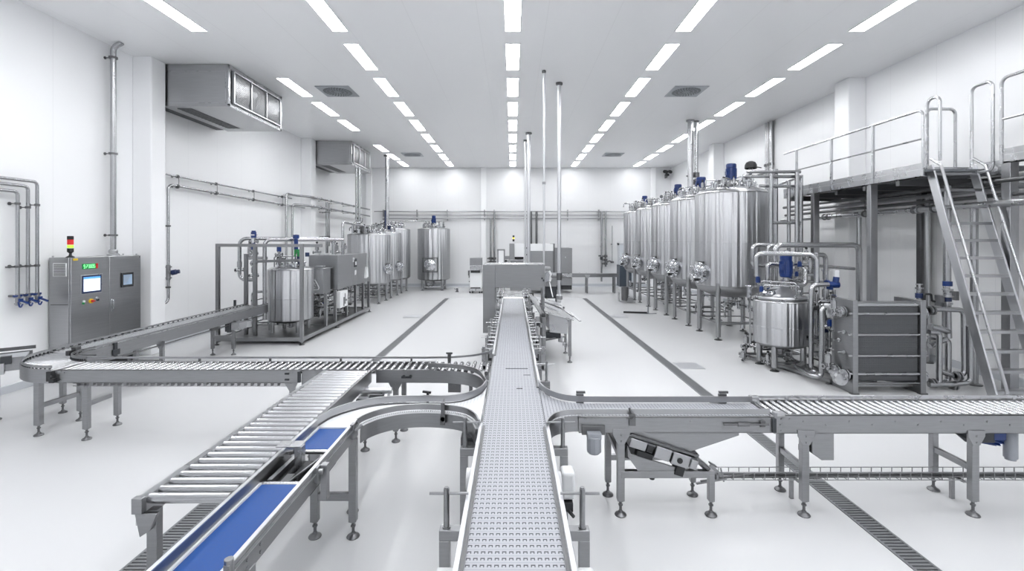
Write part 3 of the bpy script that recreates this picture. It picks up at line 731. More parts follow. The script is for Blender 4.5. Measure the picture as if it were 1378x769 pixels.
m = MB().box(-5.50,5.60,.745,-5.44,5.66,.86).box(-5.46,5.59,.73,-5.40,5.64,.78).cyl((-5.43,5.60,.80),(-5.43,5.57,.80),.02,n=8); m.build('joint_fitting', M['black'], t, bevel=.004)
leg(t,-5.86,5.88,.72,w=.068,d=.068); leg(t,-5.80,6.38,.72,w=.06); leg(t,-6.30,6.66,.72,w=.06)
m = MB().bar((-5.86,5.9,.36),(-5.80,6.38,.36),.045,.055).bar((-6.30,6.66,.66),(-5.80,6.40,.66),.04,.045); m.build('crossbar', M['steel'], t, bevel=.003)

# --- straight roller conveyor running back along the wall (along y)
t = thing('roller_conveyor', 'steel roller conveyor running back from the curved corner into the skid', 'conveyor', (-6.1,6.52,0), group='roller conveyors')
xa, xb, y0, y1 = -6.36, -5.88, 6.52, 11.42
for xx, s in ((xa,1),(xb,-1)):
    m = MB().box(xx-.003,y0,.70,xx+.003,y1,.882).box(xx,y0,.878,xx+s*.03,y1,.882).box(xx,y0,.70,xx+s*.03,y1,.704)
    if s == -1: bolts(m,[(xb,y0+.3+.37*i,.80) for i in range(13)],(1,0,0),.010)
    m.build('side_frame', M['steel'], t)
    m = MB().box(xx-.006,y0,.895,xx+.006,y1,.922)
    m.build('guide_rail', M['steel'], t)
    m = MB()
    for i in range(38): m.box(xx+s*.008,y0+.05+i*.128,.872,xx+s*.02,y0+.085+i*.128,.9)
    m.build('rail_clamps', M['dark'] if s == 1 else M['steel_light'], t)
rollers(t, [((xa+xb)/2,y0+.045+.0725*i,.855) for i in range(67)], xb-xa-.03, .027, 'x')
for y in (8.0, 10.05): leg(t,xa+.02,y,.70,w=.06); leg(t,xb-.02,y,.70,w=.06,gusset=('x',-1)); MB().box(xa+.02,y-.02,.36,xb-.02,y+.02,.41).build('crossbar', M['steel'], t)
m = MB().box(xb-.04,7.0,.70,xb+.015,7.06,.90).box(xb,6.98,.72,xb+.02,7.10,.80); m.build('joint_fitting', M['dark'], t)
m = MB().cyl((xb-.03,7.2,.655),(xb-.03,11.3,.655),.012,n=8).box(xb-.05,9.3,.64,xb,9.5,.69); m.build('cable_conduit', M['steel_dark'], t)
m = MB().box(-5.86,9.9,.55,-5.70,10.2,.70).cyl((-5.76,10.3,.55),(-5.76,10.3,.68),.1,n=16).cyl((-5.82,10.0,.53),(-5.82,10.0,.58),.04); m.build('drive_motor', M['steel_light'], t)
m = MB().cyl((-5.92,9.93,.50),(-5.92,9.93,.70),.045,n=12).box(-5.98,9.88,.52,-5.93,9.98,.68); m.build('motor_body', M['dark'], t)
m = MB().box(xa-.04,10.9,.9,xa,10.94,1.05); m.build('sensor', M['dark'], t)

# --- feeder coming in from the wall, slanting to the corner
ang = math.radians(40)
t = thing('belt_conveyor', 'short grey feeder conveyor slanting from the wall to the curved corner', 'conveyor', (-7.35,5.92,0), rot=ang, group='belt conveyors', local=True)
MB().box(-.6,-.22,.83,.92,.22,.855).build('belt', M['belt_plain'], t)
for s in (-1,1):
    m = MB(); channel(m,-.6,.95,s*.24,-s,.70,.868); m.build('side_frame', M['steel'], t)
    m = MB().box(-.6,s*.255-.008,.885,.98 if s>0 else .6,s*.255+.008,.93); m.build('guide_rail', M['steel_dark'] if s>0 else M['steel'], t)
m = MB().cyl((-.6,-.30,.74),(.62,-.30,.74),.035,n=14).box(.62,-.34,.68,.74,-.24,.82).cyl((.0,-.30,.74),(.12,-.30,.74),.055,n=14); m.build('drive_shaft', M['steel_light'], t)
m = MB().box(.2,-.29,.70,.62,-.25,.78).box(.70,-.30,.80,.80,-.22,.90); m.build('drive_box', M['dark'], t)
leg(t,.62,.10,.70,w=.06); leg(t,-.3,.16,.70,w=.06); leg(t,-.2,-.2,.70,w=.06)
m = MB().bar((-.3,.16,.33),(.62,.10,.33),.045,.05).bar((-.2,-.2,.30),(.62,.10,.30),.045,.05); m.build('crossbar', M['steel'], t)

# --- wide roller conveyor coming towards the camera (along y)
t = thing('roller_conveyor', 'sloping-looking open-ended steel roller conveyor beside the blue belt', 'conveyor', (-1.93,2.8,0), group='roller conveyors')
t['label'] = 'open-ended steel roller conveyor with large rollers beside the blue belt'
xa, xb, y0, y1 = -2.22, -1.655, 2.80, 5.58
m = MB().box(xa,y0,.725,xa+.006,y1,.885).box(xa,y0,.88,xa+.045,y1,.886); m.build('side_frame', M['steel_light'], t)
m = MB().box(xb-.006,y0,.745,xb,y1,.89).box(xb-.03,y0,.885,xb,y1,.891); m.build('side_frame', M['steel'], t)
rollers(t, [((xa+xb)/2+.005,y0+.05+.0925*i,.862) for i in range(30)], xb-xa-.06, .030, 'x', n=18)
m = MB().box(xa-.012,y0-.02,.80,xa+.05,y0+.02,.892).prism([(xa,y0-.01,.80),(xa+.13,y0-.01,.80),(xa+.09,y0-.01,.70),(xa+.03,y0-.01,.66)], (0,.03,0)); m.build('end_bracket', M['steel'], t, bevel=.003)
leg(t,xa+.075,y0+.05,.80,w=.06); leg(t,xb-.05,y0+.25,.72,w=.05); leg(t,xa+.04,5.1,.73,w=.06); leg(t,xb-.04,5.46,.75,w=.06)
m = MB().box(xa+.04,5.08,.35,xb-.03,5.12,.40); m.build('crossbar', M['steel'], t)

# --- blue belt conveyor along its side
t = thing('belt_conveyor', 'narrow conveyor with a bright blue belt beside the large rollers', 'conveyor', (-1.45,1.3,0), group='belt conveyors')
xa, xb, y0, y1 = -1.635, -1.285, 1.2, 3.95
for a, b in ((y0,3.03),(3.54,3.93)):
    MB().box(xa+.035,a,.83,xb-.03,b,.852).build('belt', M['blue_belt'], t, bevel=.006)
m = MB().box(xa,y0,.79,xa+.022,y1,.925); m.build('side_frame', M['steel'], t, bevel=.003)
m = MB().box(xa+.022,y0,.83,xa+.036,3.03,.862).box(xa+.022,3.54,.83,xa+.036,3.93,.862); m.build('wear_strip', M['white'], t)
m = MB().box(xb-.016,y0,.79,xb-.006,y1,.925).box(xb-.02,y0,.915,xb+.004,y1,.925).box(xb-.006,y0,.79,xb,y1,.885).box(xb-.006,y0,.88,xb+.012,y1,.889); bolts(m,[(xb,2.30,.86),(xb,2.30,.82),(xb,2.42,.86),(xb,2.42,.82)],(1,0,0),.010)
m.build('side_frame', M['steel'], t)
m = MB().cyl((xa+.03,3.05,.84),(xb-.02,3.05,.84),.018,n=12).cyl((xa+.03,3.52,.84),(xb-.02,3.52,.84),.018,n=12); m.build('nose_roller', M['roller'], t)
m = MB().box(xa+.03,3.06,.76,xb-.02,3.51,.78).cyl((xa+.10,3.12,.80),(xa+.10,3.46,.80),.022,n=8).box(xa+.16,3.15,.78,xa+.21,3.40,.83); m.build('transfer_pan', M['black'], t)
m = MB().bar((xa+.06,3.08,.84),(xa+.09,3.45,.86),.03,.03).bar((xa+.17,3.07,.83),(xb-.08,3.45,.85),.012,.012).box(xa+.13,3.08,.81,xa+.18,3.18,.845).cyl((xa+.08,3.40,.80),(xa+.08,3.40,.87),.03,n=10); m.build('transfer_arm', M['steel'], t)
m = MB().box(xa-.01,3.30,.965,xa+.16,3.40,.975).box(xa+.12,3.30,.84,xa+.17,3.36,.97).cyl((xa+.145,3.32,.78),(xa+.145,3.32,.9),.02,n=10); m.build('sensor_bracket', M['steel_light'], t, bevel=.002)
m = MB().bar((xb+.02,2.12,.76),(xb+.02,2.12,.965),.04,.03,(1,0,0)).cyl((xb+.02,2.12,.78),(xb+.02,2.12,.985),.02,n=12).box(xb,2.08,.83,xb+.07,2.16,.85).cyl((xb-.01,1.7,.90),(xb-.01,2.1,.90),.012,n=8).box(xb-.01,1.85,.87,xb+.03,1.92,.92); m.build('rail_clamps', M['steel'], t, bevel=.002)
m = MB().box(xb-.01,3.08,.83,xb+.02,3.14,.93).cyl((xb+.02,3.10,.90),(xb+.05,3.10,.90),.018).box(xb+.02,3.12,.70,xb+.065,3.17,.93).box(xb-.01,3.78,.82,xb+.02,3.84,.94).cyl((xb+.02,3.82,.88),(xb+.07,3.84,.92),.015); m.build('hanging_bracket', M['steel'], t, bevel=.003)
for q in (xb-.008, xa+.012): MB().box(q-.011,y0,.925,q+.011,y1,.931).build('rail_cap', M['rail_light'], t)
MB().box(xb-.004,y0,.889,xb+.012,y1,.893).build('rail_cap', M['rail_light'], t)
leg(t,xb-.01,3.86,.80,w=.06); leg(t,xa+.03,3.86,.80,w=.06); leg(t,xb-.02,2.34,.80,w=.055); leg(t,xa+.03,2.1,.80,w=.055)
m = MB().box(xa+.03,3.84,.30,xb-.01,3.88,.36); m.build('crossbar', M['steel'], t, bevel=.003)

# --- curved belt from the blue conveyor to the main belt
t = thing('curved_belt_conveyor', 'curved belt conveyor with white belt from blue belt to main belt', 'conveyor', (-.9,4.3,0), group='belt conveyors')
out_ = smooth_path([(-1.62,3.93),(-1.56,4.15),(-1.40,4.35),(-1.16,4.47),(-.85,4.49),(-.58,4.50),(-.42,4.60),(-.315,4.78),(-.275,5.0)], 10)
inn = smooth_path([(-1.285,3.93),(-1.255,4.02),(-1.17,4.14),(-1.03,4.24),(-.85,4.285),(-.63,4.27),(-.44,4.20),(-.33,4.07),(-.275,3.90)], 10)
n = 70; A, B = resample(out_, n), resample(inn, n)
MB().strip(A[:34], B[:34], .838, .862).build('belt', M['belt_white_plain'], t)
MB().strip(A[33:], B[33:], .838, .866).build('belt', M['belt_white'], t)
MB().fence(A, .885, .945, .014).build('guide_rail', M['steel_mid'], t)
MB().fence(B, .885, .935, .014).build('guide_rail', M['steel_mid'], t)
MB().fence(offset(resample(out_,n),.03), .74, .868, .006).build('side_frame', M['steel'], t)
MB().fence(offset(resample(inn,n),-.03), .735, .862, .006).build('side_frame', M['steel'], t)
MB().fence(offset(resample(inn,n),-.022), .862, .876, .02).build('wear_strip', M['white'], t)
m = MB()
q = offset(resample(inn,n),-.022)
for i in range(0,n): m.box(q[i][0]-.004,q[i][1]-.012,.876,q[i][0]+.004,q[i][1]+.012,.881)
m.build('chain', M['steel_light'], t)
m = MB().box(-.635,4.20,.80,-.605,4.24,.97).bar((-.62,4.22,.94),(-.62,4.30,.97),.014,.014).cyl((-.62,4.21,.83),(-.62,4.19,.83),.022,n=10).box(-.64,4.19,.78,-.60,4.215,.86); m.build('rail_clamps', M['steel_dark'], t)
m = MB().bar((-.86,4.54,.965),(-.78,4.54,.955),.024,.018).box(-.82,4.52,.86,-.80,4.55,.96); m.build('clamp_handle', M['black'], t)
leg(t,-1.42,4.22,.745,w=.055); leg(t,-.31,4.33,.745,w=.05)
m = MB().box(-.44,4.02,.63,-.28,4.16,.74); m.build('mount_plate', M['steel_dark'], t)
# ================================================================= fittings shared by all vessels
FIT = {}
def fitting(kind):
    """prototype meshes of small fittings, made once"""
    if kind in FIT: return FIT[kind]
    parts = []
    if kind == 'valve':                                     # butterfly valve with capped actuator
        m = MB().cyl((0,0,0),(0,0,.10),.028,n=10).cyl((0,0,.03),(0,0,.045),.045,n=12).cyl((0,0,.10),(0,0,.20),.042,n=12).cyl((0,0,.20),(0,0,.215),.036,n=12).cyl((0,0,.215),(0,0,.25),.014,n=8)
        m.cyl((-.085,0,.05),(.085,0,.05),.022,n=8).cyl((-.085,0,.05),(-.075,0,.05),.036,n=10).cyl((.075,0,.05),(.085,0,.05),.036,n=10); parts.append((m,'pipe'))
        parts.append((MB().cyl((0,0,.25),(0,0,.285),.024,n=10), 'black', 'cap'))
    elif kind == 'valve_blue':
        m = MB().cyl((0,0,0),(0,0,.12),.024,n=10).cyl((-.08,0,.05),(.08,0,.05),.022,n=8).cyl((-.08,0,.05),(-.07,0,.05),.036,n=10).cyl((.07,0,.05),(.08,0,.05),.036,n=10).cyl((0,0,.10),(0,0,.12),.04,n=12); parts.append((m,'pipe'))
        parts.append((MB().cyl((0,0,.12),(0,0,.23),.048,n=14).cyl((0,0,.23),(0,0,.255),.036,n=12), 'blue', 'actuator'))
    elif kind == 'nozzle':                                  # clamp nozzle with blind cap
        m = MB().cyl((0,0,-.06),(0,0,.11),.036,n=12).cyl((0,0,.10),(0,0,.125),.058,n=14).lathe([(.052,.125),(.04,.14),(0,.145)],(0,0,0),14).cyl((.05,0,.112),(.085,0,.112),.008,n=6); parts.append((m,'chrome'))
    elif kind == 'gauge':
        m = MB().cyl((0,0,-.05),(0,0,.10),.011,n=8).cyl((0,-.018,.15),(0,.018,.15),.05,n=16); parts.append((m,'chrome'))
        parts.append((MB().cyl((0,-.0185,.15),(0,-.022,.15),.042,n=16), 'white', 'dial'))
    elif kind == 'spray':                                   # bent pipe with clamp
        m = MB().tube([(0,0,-.06),(0,0,.22),(.20,0,.22),(.20,0,.10)],.018,n=8).cyl((0,0,.09),(0,0,.11),.036,n=10).cyl((.12,0,.22),(.135,0,.22),.034,n=10); parts.append((m,'pipe'))
    elif kind == 'transmitter':
        m = MB().cyl((0,0,-.05),(0,0,.10),.018,n=8).cyl((0,-.05,.14),(0,.05,.14),.042,n=12).cyl((0,-.06,.14),(0,-.05,.14),.046,n=12); parts.append((m,'steel_light'))
        parts.append((MB().cyl((.03,0,.17),(.03,0,.21),.014,n=8), 'black', 'cable_gland'))
    FIT[kind] = parts
    FIT[kind] = []
    for p in parts:
        ob = p[0].build(kind if len(p) < 3 else p[2], M[p[1]], None, angle=40); FIT[kind].append(ob)
        COL.objects.unlink(ob)
    return FIT[kind]
NAMES = {'valve':'valve','valve_blue':'valve','nozzle':'nozzle','gauge':'pressure_gauge','spray':'spray_pipe','transmitter':'transmitter'}
def put(parent, kind, p, rz=0.0, s=1.0, tilt=(0,0)):
    pr = fitting(kind); o = ORG.get(root_of(parent).name, V((0,0,0)))
    a = pr[0].copy(); a.name = NAMES[kind]; COL.objects.link(a); a.parent = parent; a.location = V(p)-o
    a.rotation_euler = (tilt[0], tilt[1], rz); a.scale = (s,s,s)
    for q in pr[1:]:
        b = q.copy(); COL.objects.link(b); b.parent = a
    return a
def pipe(parent, pts, r=.02, bend=None, mat_='pipe', name='pipe', n=10):
    return MB().tube(pts, r, bend, n).build(name, M[mat_], parent, angle=50)
def frame_box(x0,y0,z0,x1,y1,z1,w):
    return MB()
def clutter(parent, x0,y0,z0,x1,y1,z1, n, seed, rr=(.014,.028), blue=.15):
    """dense pipework: orthogonal runs with valves on them"""
    R = random.Random(seed)
    for i in range(n):
        p = V((R.uniform(x0,x1),R.uniform(y0,y1),R.uniform(z0,z1))); pts = [p]
        for k in range(R.choice((2,3,3))):
            ax = (k+i) % 3; q = pts[-1].copy()
            q[ax] = R.uniform((x0,y0,z0)[ax],(x1,y1,z1)[ax])
            if abs(q[ax]-pts[-1][ax]) > .08: pts.append(q)
        if len(pts) < 2: continue
        pipe(parent, pts, R.uniform(*rr), None, 'pipe' if R.random() < .75 else 'steel_dark', n=8)
        if R.random() < .65:
            q = pts[len(pts)//2]; put(parent, 'valve_blue' if R.random() < blue else R.choice(('valve','valve','transmitter','nozzle')), q-V((0,0,.05)), R.uniform(0,6.28), R.uniform(.8,1.15))
def motor_unit(parent, x, y, z, r=.12, h=.36, mat_='blue', flip=False):
    m = MB().lathe([(0,0),(.075,0),(.075,.08),(.11,.085),(.11,.10),(.07,.105),(.06,.17),(.09,.175),(.09,.19),(0,.19)], (x,y,z), 20); m.build('motor_mount', M['steel_light'], parent)
    zz = z+.19; m = MB().lathe([(0,0),(r*.92,0),(r*.92,.03),(r,.035),(r,h*.72),(r*.9,h*.74),(r*.98,h*.76),(r*.98,h*.94),(r*.85,h),(0,h)], (x,y,zz), 24)
    for i in range(20):
        a = 2*PI*i/20; m.bar((x+r*math.cos(a),y+r*math.sin(a),zz+.04),(x+r*math.cos(a),y+r*math.sin(a),zz+h*.70),.008,.016,(math.cos(a),math.sin(a),0))
    m.cbox((x-r*.98,y-.02,zz+h*.42),(.05,.09,.10)); m.build('motor', M[mat_], parent)
def manway(parent, c, nrm, r, seed=0, black=True):
    """round door with clamp spokes and handwheel"""
    c = V(c); d = V(nrm).normalized(); up = V((0,0,1)); sx = up.cross(d).normalized(); uy = d.cross(sx)
    m = MB().lathe([(r*.86,-.16),(r*.86,.03),(r,.03),(r,.055),(r*.93,.06),(r*.8,.085),(r*.5,.115),(0,.13)], c, 32, d)
    ob = m.build('manway', M['chrome'], parent)
    for i in range(8):
        a = 2*PI*i/8+.2; o = sx*math.cos(a)+uy*math.sin(a)
        s = MB().bar(c+o*r*.35+d*.125, c+o*r*1.02+d*.075, .022, .018, d).cyl(c+o*r*1.0+d*.02, c+o*r*1.0+d*.12,.016,n=8).ball(c+o*r*1.0+d*.135,.022,8)
        s.build('clamp_arm', M['steel_light'], ob)
    s = MB().tube([c+d*.19+(sx*math.cos(2*PI*i/16)+uy*math.sin(2*PI*i/16))*r*.45 for i in range(16)],.011,.01,6,1,True)
    for i in range(4):
        o = sx*math.cos(PI*i/2)+uy*math.sin(PI*i/2); s.cyl(c+d*.15,c+d*.19+o*r*.45,.008,n=6)
    s.cyl(c+d*.10,c+d*.2,.024,n=10).build('handwheel', M['chrome'], ob)
    s = MB().bar(c+uy*r*.98+sx*-.10+d*.02, c+uy*r*.98+sx*.10+d*.02,.07,.05,uy); s.build('hinge', M['steel_dark'], ob)
    return ob
def tank(name, label, x, y, r, z0, z1, group, bottom=.22, dome=.17, nlegs=4, legd=.80, seed=1, motor=None, man=None, fit=12, cat='tank', leg_r=.05, ring=True, mat_='tank', dense=True, rot=PI/4, big_legs=True):
    t = thing(name, label, cat, (x,y,0), group=group)
    zc = (z0+z1)/2
    m = MB().lathe([(r-.03,z0-.02),(r-.006,z0-.008),(r,z0+.02),(r,zc-.10),(r+.004,zc-.095),(r+.004,zc-.08),(r,zc-.075),(r,z1-.03),(r-.01,z1-.008),(r-.03,z1)], (x,y,0), 72)
    m.build('shell', M[mat_], t)
    k = 10
    m = MB().lathe([(r*math.cos(PI/2*i/k)*.98, z1-.006+dome*math.sin(PI/2*i/k)) for i in range(k)]+[(0,z1-.006+dome)], (x,y,0), 64)
    m.lathe([(r*.995,z1-.012),(r*1.012,z1-.004),(r*.995,z1+.012),(r*.96,z1+.014)], (x,y,0), 64)
    m.build('top_head', M['steel_light'], t)
    m = MB().lathe([(r*math.sin(PI/2*i/k)*.985, z0+.0-bottom*math.cos(PI/2*i/k)) for i in range(0,k+1)], (x,y,0), 64)
    m.cyl((x,y,z0-bottom-.12),(x,y,z0-bottom+.03),.05,n=14).cyl((x,y,z0-bottom-.10),(x,y,z0-bottom-.08),.085,n=14)
    m.build('bottom_head', M['steel'], t)
    proto = None; lp = []
    for i in range(nlegs):
        a = rot+2*PI*i/nlegs; lx, ly = x+legd*r*math.cos(a), y+legd*r*math.sin(a); lp.append((lx,ly))
        if proto is None:
            lm = MB().cyl((0,0,.07),(0,0,z0+.06),leg_r,n=16); proto = lm.build('leg', M['steel_mid'], None, loc=(lx-x,ly-y,0)); proto.parent = t
            fm = MB().cyl((0,0,.02),(0,0,.08),leg_r*.4,n=10).lathe([(0,0),(leg_r*1.55,0),(leg_r*1.55,.01),(leg_r*.8,.028),(0,.028)],(0,0,0),18); fo = fm.build('foot', M['steel_dark'], None); fo.parent = proto
        else: clone(proto, (lx-x,ly-y,0), parent=t)
    for i in range(nlegs):
        a, b = lp[i], lp[(i+1)%nlegs]
        m = MB().cyl((*a,z0*.30),(*b,z0*.30),leg_r*.33,n=8); m.build('crossbar', M['steel'], t)
    R = random.Random(seed)
    dz = lambda q: z1+dome*math.sqrt(max(0,1-(q/(r*.98))**2))-.01
    if motor: motor_unit(t, x+motor[0], y+motor[1], dz(math.hypot(motor[0],motor[1]))-.02, motor[2], motor[3], motor[4] if len(motor) > 4 else 'blue')
    m = MB().lathe([(r*.22,0),(r*.22,.05),(r*.27,.05),(r*.27,.075),(r*.2,.10),(0,.115)], (x+.34*r,y-.30*r,dz(.45*r)-.03), 24); m.build('lid', M['chrome'], t)
    for i in range(fit):
        a = 2*PI*(i+R.uniform(-.3,.3))/fit; q = r*R.uniform(.34,.82)
        put(t, R.choice(('nozzle','nozzle','valve','spray','gauge','transmitter','valve')), (x+q*math.cos(a),y+q*math.sin(a),dz(q)), R.uniform(0,6.28), R.uniform(.85,1.3))
    for i in range(2):
        a = R.uniform(0,6.28); q = r*.7; p = V((x+q*math.cos(a),y+q*math.sin(a),dz(q)))
        b = V((x+q*math.cos(a+2.2),y+q*math.sin(a+2.2),dz(q)))
        pipe(t, [p,p+V((0,0,.26+.07*i)),b+V((0,0,.26+.07*i)),b], .017, n=8)
    if man: manway(t, (x+(r+.05)*man[0], y+(r+.05)*man[1], man[2]), (man[0],man[1],0), man[3])
    return t, lp
# ---- the five big tanks on the walkway side
zs = 3.6
side = ('nearest of the five big steel tanks, with the largest blue motor on top','second big steel tank from the front in the row of five',
        'middle one in the row of five big steel tanks','big steel tank without a motor, fourth from the front','farthest of the five big steel tanks, beside the back door')
mots = ((0,0,.125,.42),(.0,.0,.14,.34),(0,0,.12,.36),None,(0,0,.11,.36))
big = []
for i, y in enumerate((12.15,14.1,16.05,18.1,20.1)):
    nx, ny = -.955, -.296
    t, lp = tank('storage_tank', side[i], 5.58, y, .868, 1.32, 3.6, 'five big tanks in a row', bottom=.34, dome=.20, legd=.95, seed=20+i,
             motor=mots[i], man=(nx,ny,1.62,.26), fit=24, leg_r=.058)
    big.append(t)
    m = MB().bar((4.62,y-.42,1.47),(4.5,y-.55,1.47),.03,.03).box(4.42,y-.60,1.44,4.52,y-.53,1.50); m.build('sample_tap', M['black'], t)
    clutter(t, 5.05,y-.5,.25,6.2,y+.55,1.0, 9 if i < 3 else 6, 100+i, (.016,.03), .0)
    put(t,'valve',(5.58,y,.72),.4,1.3); 
# dark hood lamp on a stalk at the back of the nearest tank
m = MB().cyl((6.18,12.35,3.75),(6.18,12.35,4.30),.05,n=12).cyl((6.18,12.35,3.95),(6.18,12.35,3.97),.08,n=12); m.build('vent_pipe', M['steel_light'], big[0])
m = MB().lathe([(.13,0),(.15,.02),(.145,.10),(.11,.17),(.05,.20),(0,.205)], (6.18,12.35,4.28), 20).bar((6.28,12.3,4.33),(6.42,12.28,4.30),.03,.02); m.build('vent_hood', M['black'], big[0])
# ---- left group of three and the lone tank
for i, (y, z0, z1) in enumerate(((18.8,.80,2.66),(20.65,.80,2.76),(22.5,.72,2.95))):
    lb = ('wide steel tank right behind the skid\'s grey switch boxes','middle of the three steel tanks behind the skid','tall dark steel tank at the back of the three behind the skid')[i]
    t, lp = tank('process_tank', lb, -5.68, y, .82, z0, z1, 'three tanks behind the skid', bottom=.16, dome=.10, legd=.92, seed=40+i, fit=20, leg_r=.05, man=(.93,-.36,1.32,.20) if i < 2 else None)
    clutter(t, -6.2,y-.5,.2,-5.1,y+.5,.66, 5, 140+i, (.014,.026), 0)
    if i == 0:
        pipe(t, [(-6.15,18.3,2.6),(-6.15,18.3,3.12),(-5.85,18.4,3.12),(-5.85,18.4,3.3)],.05)
        m = MB().cyl((-5.78,18.5,2.74),(-5.78,18.5,2.98),.16,n=16).cyl((-5.78,18.5,2.98),(-5.78,18.5,3.02),.22,n=16); m.build('agitator', M['steel_dark'], t)
    if i == 1: m = MB().cyl((-5.55,20.7,2.85),(-5.55,20.7,3.75),.035,n=10); m.build('level_probe', M['navy'], t); m = MB().cyl((-5.35,20.6,2.85),(-5.35,20.6,3.12),.08,n=12); m.build('motor', M['navy'], t)
t, lp = tank('process_tank', 'lone steel tank with square-framed round manhole near the back wall', -3.93, 23.7, .80, .56, 3.0, None, bottom=.12, dome=.10, legd=.86, seed=61, fit=13, leg_r=.055, motor=(.0,0,.10,.42), man=(-.05,-1,1.27,.27))
m = MB()
for a,b,c,d in ((-.36,-.35,-.33,.35),(.33,-.35,.36,.35),(-.36,-.35,.36,-.32),(-.36,.32,.36,.35)): m.box(-3.97+a,22.80,1.27+b,-3.97+c,22.93,1.27+d)
m.build('manway_frame', M['steel_dark'], t)
pipe(t, [(-4.3,23.6,3.0),(-4.3,23.6,3.4),(-5.6,23.6,3.4)], .022)
clutter(t, -4.4,23.3,.12,-3.4,24.1,.42, 5, 170, (.014,.026), 0)
# ================================================================= control cabinet on the wall
CXF = -7.6
t = thing('control_cabinet', 'grey steel control cabinet with touch screens standing against the wall', 'control cabinet', (-7.8,8.9,0))
y0, y1, ym, zt = 8.17, 9.72, 8.965, 2.12
MB().box(-7.965,y0,.14,CXF-.03,y1,zt).build('body', M['cabinet'], t, bevel=.006)
MB().box(-7.96,y0+.03,0,CXF-.06,y1-.03,.14).build('plinth', M['black'], t)
def cab_door(a, b, hy):
    d = MB().box(CXF-.032,a,.16,CXF,b,zt-.006).build('door', M['cabinet'], t, bevel=.005)
    return d
dl = cab_door(y0+.012, ym-.004, 0); dr = cab_door(ym+.004, y1-.006, 0)
def ZY(px, py):                 # point on the door plane
    d = CXF*FPX/(px-CX); return d, EYE-(py-CY)*d/FPX
def door_plate(pa, pb, z0, z1, dep, name, mt, par, bev=.0):
    return MB().box(CXF-.004, pa, z0, CXF+dep, pb, z1).build(name, M[mt], par, bevel=bev)
# touch screen with frame (left door)
a0, zt_ = ZY(108,371.0); a1, _ = ZY(136.8,371); zb_ = 1.555; zt2 = 1.915
sc_ = door_plate(8.36, 8.79, 1.455, 1.805, .012, 'screen_frame', 'steel_light', dl, .003)
door_plate(8.378, 8.772, 1.472, 1.788, .016, 'bezel', 'navy', sc_, .002)
door_plate(8.405, 8.745, 1.505, 1.762, .0175, 'screen', 'screen', sc_)
door_plate(8.405, 8.745, 1.727, 1.762, .0185, 'title_bar', 'screen_blue', sc_)
m = MB()
for i,(p,q) in enumerate(((8.42,8.56),(8.42,8.50),(8.42,8.60),(8.60,8.72),(8.62,8.70),(8.42,8.45))): m.box(CXF+.017,p,1.71-.035*i,CXF+.0188,q,1.714-.035*i)
m.build('screen_lines', M['screen_dark'], sc_)
# numeric display
dsp = door_plate(8.395, 8.655, 1.905, 2.0, .012, 'numeric_display', 'led_back', dl, .002)
SEG = {'9':'abcdfg','7':'abc','3':'abcdg','0':'abcdef','5':'acdfg','?':'abeg','8':'abcdefg'}
def digit(m, ch, y, z, w, h, th=.0055):
    X = CXF+.012
    g = {'a':(0,h-th,w,h),'b':(w-th,h/2,w,h),'c':(w-th,0,w,h/2),'d':(0,0,w,th),'e':(0,0,th,h/2),'f':(0,h/2,th,h),'g':(0,h/2-th/2,w,h/2+th/2)}
    for s_ in SEG[ch]:
        p = g[s_]; m.box(X, y+p[0], z+p[1], X+.0015, y+p[2], z+p[3])
m = MB()
for ch, y in zip('9?3005', (8.412,8.462,8.502,8.538,8.574,8.610)): digit(m, ch, y, 1.922, .029, .062)
m.build('digits', M['led'], dsp)
door_plate(8.66, 8.705, 1.905, 2.0, .012, 'red_lamp', 'red', dl, .002)
# push buttons and rotary switch
b = MB().cyl((CXF,8.42,1.335),(CXF+.02,8.42,1.335),.02,n=14).build('push_button', M['white'], dl)
b = MB().cyl((CXF,8.41,1.30),(CXF+.016,8.41,1.30),.018,n=14).build('push_button', M['green'], dl)
b = MB().cyl((CXF,8.565,1.325),(CXF+.02,8.565,1.325),.042,n=20).build('rotary_switch', M['yellow'], dl)
MB().cyl((CXF+.02,8.565,1.325),(CXF+.05,8.565,1.325),.022,n=14).bar((CXF+.05,8.54,1.325),(CXF+.05,8.60,1.322),.014,.02).build('switch_knob', M['red'], b)
b = MB().cyl((CXF,8.69,1.36),(CXF+.02,8.69,1.36),.022,n=14).build('push_button', M['steel_light'], dl)
b = MB().cyl((CXF,8.70,1.33),(CXF+.02,8.70,1.33),.022,n=14).build('push_button', M['dark'], dl)
door_plate(8.22,8.31,2.065,2.10,.003,'label_plate','yellow',dl)
# right door: second screen, handle
s2 = door_plate(9.22, 9.51, 1.505, 1.785, .02, 'screen_frame', 'black', dr, .004)
door_plate(9.26, 9.47, 1.55, 1.745, .0215, 'screen', 'screen_dark', s2)
m = MB()
for i in range(6): m.box(CXF+.021,9.275,1.57+.028*i,CXF+.0225,9.275+.05+.02*((i*7)%6),1.581+.028*i)
m.build('screen_lines', M['steel_light'], s2)
m = MB().box(CXF,9.0,1.08,CXF+.012,9.03,1.30).cyl((CXF+.012,9.015,1.28),(CXF+.04,9.015,1.28),.016,n=10).box(CXF+.025,9.003,1.12,CXF+.042,9.027,1.29); m.build('handle', M['chrome'], dr, bevel=.003)
door_plate(9.62,9.70,2.07,2.105,.003,'label_plate','steel_light',dr)
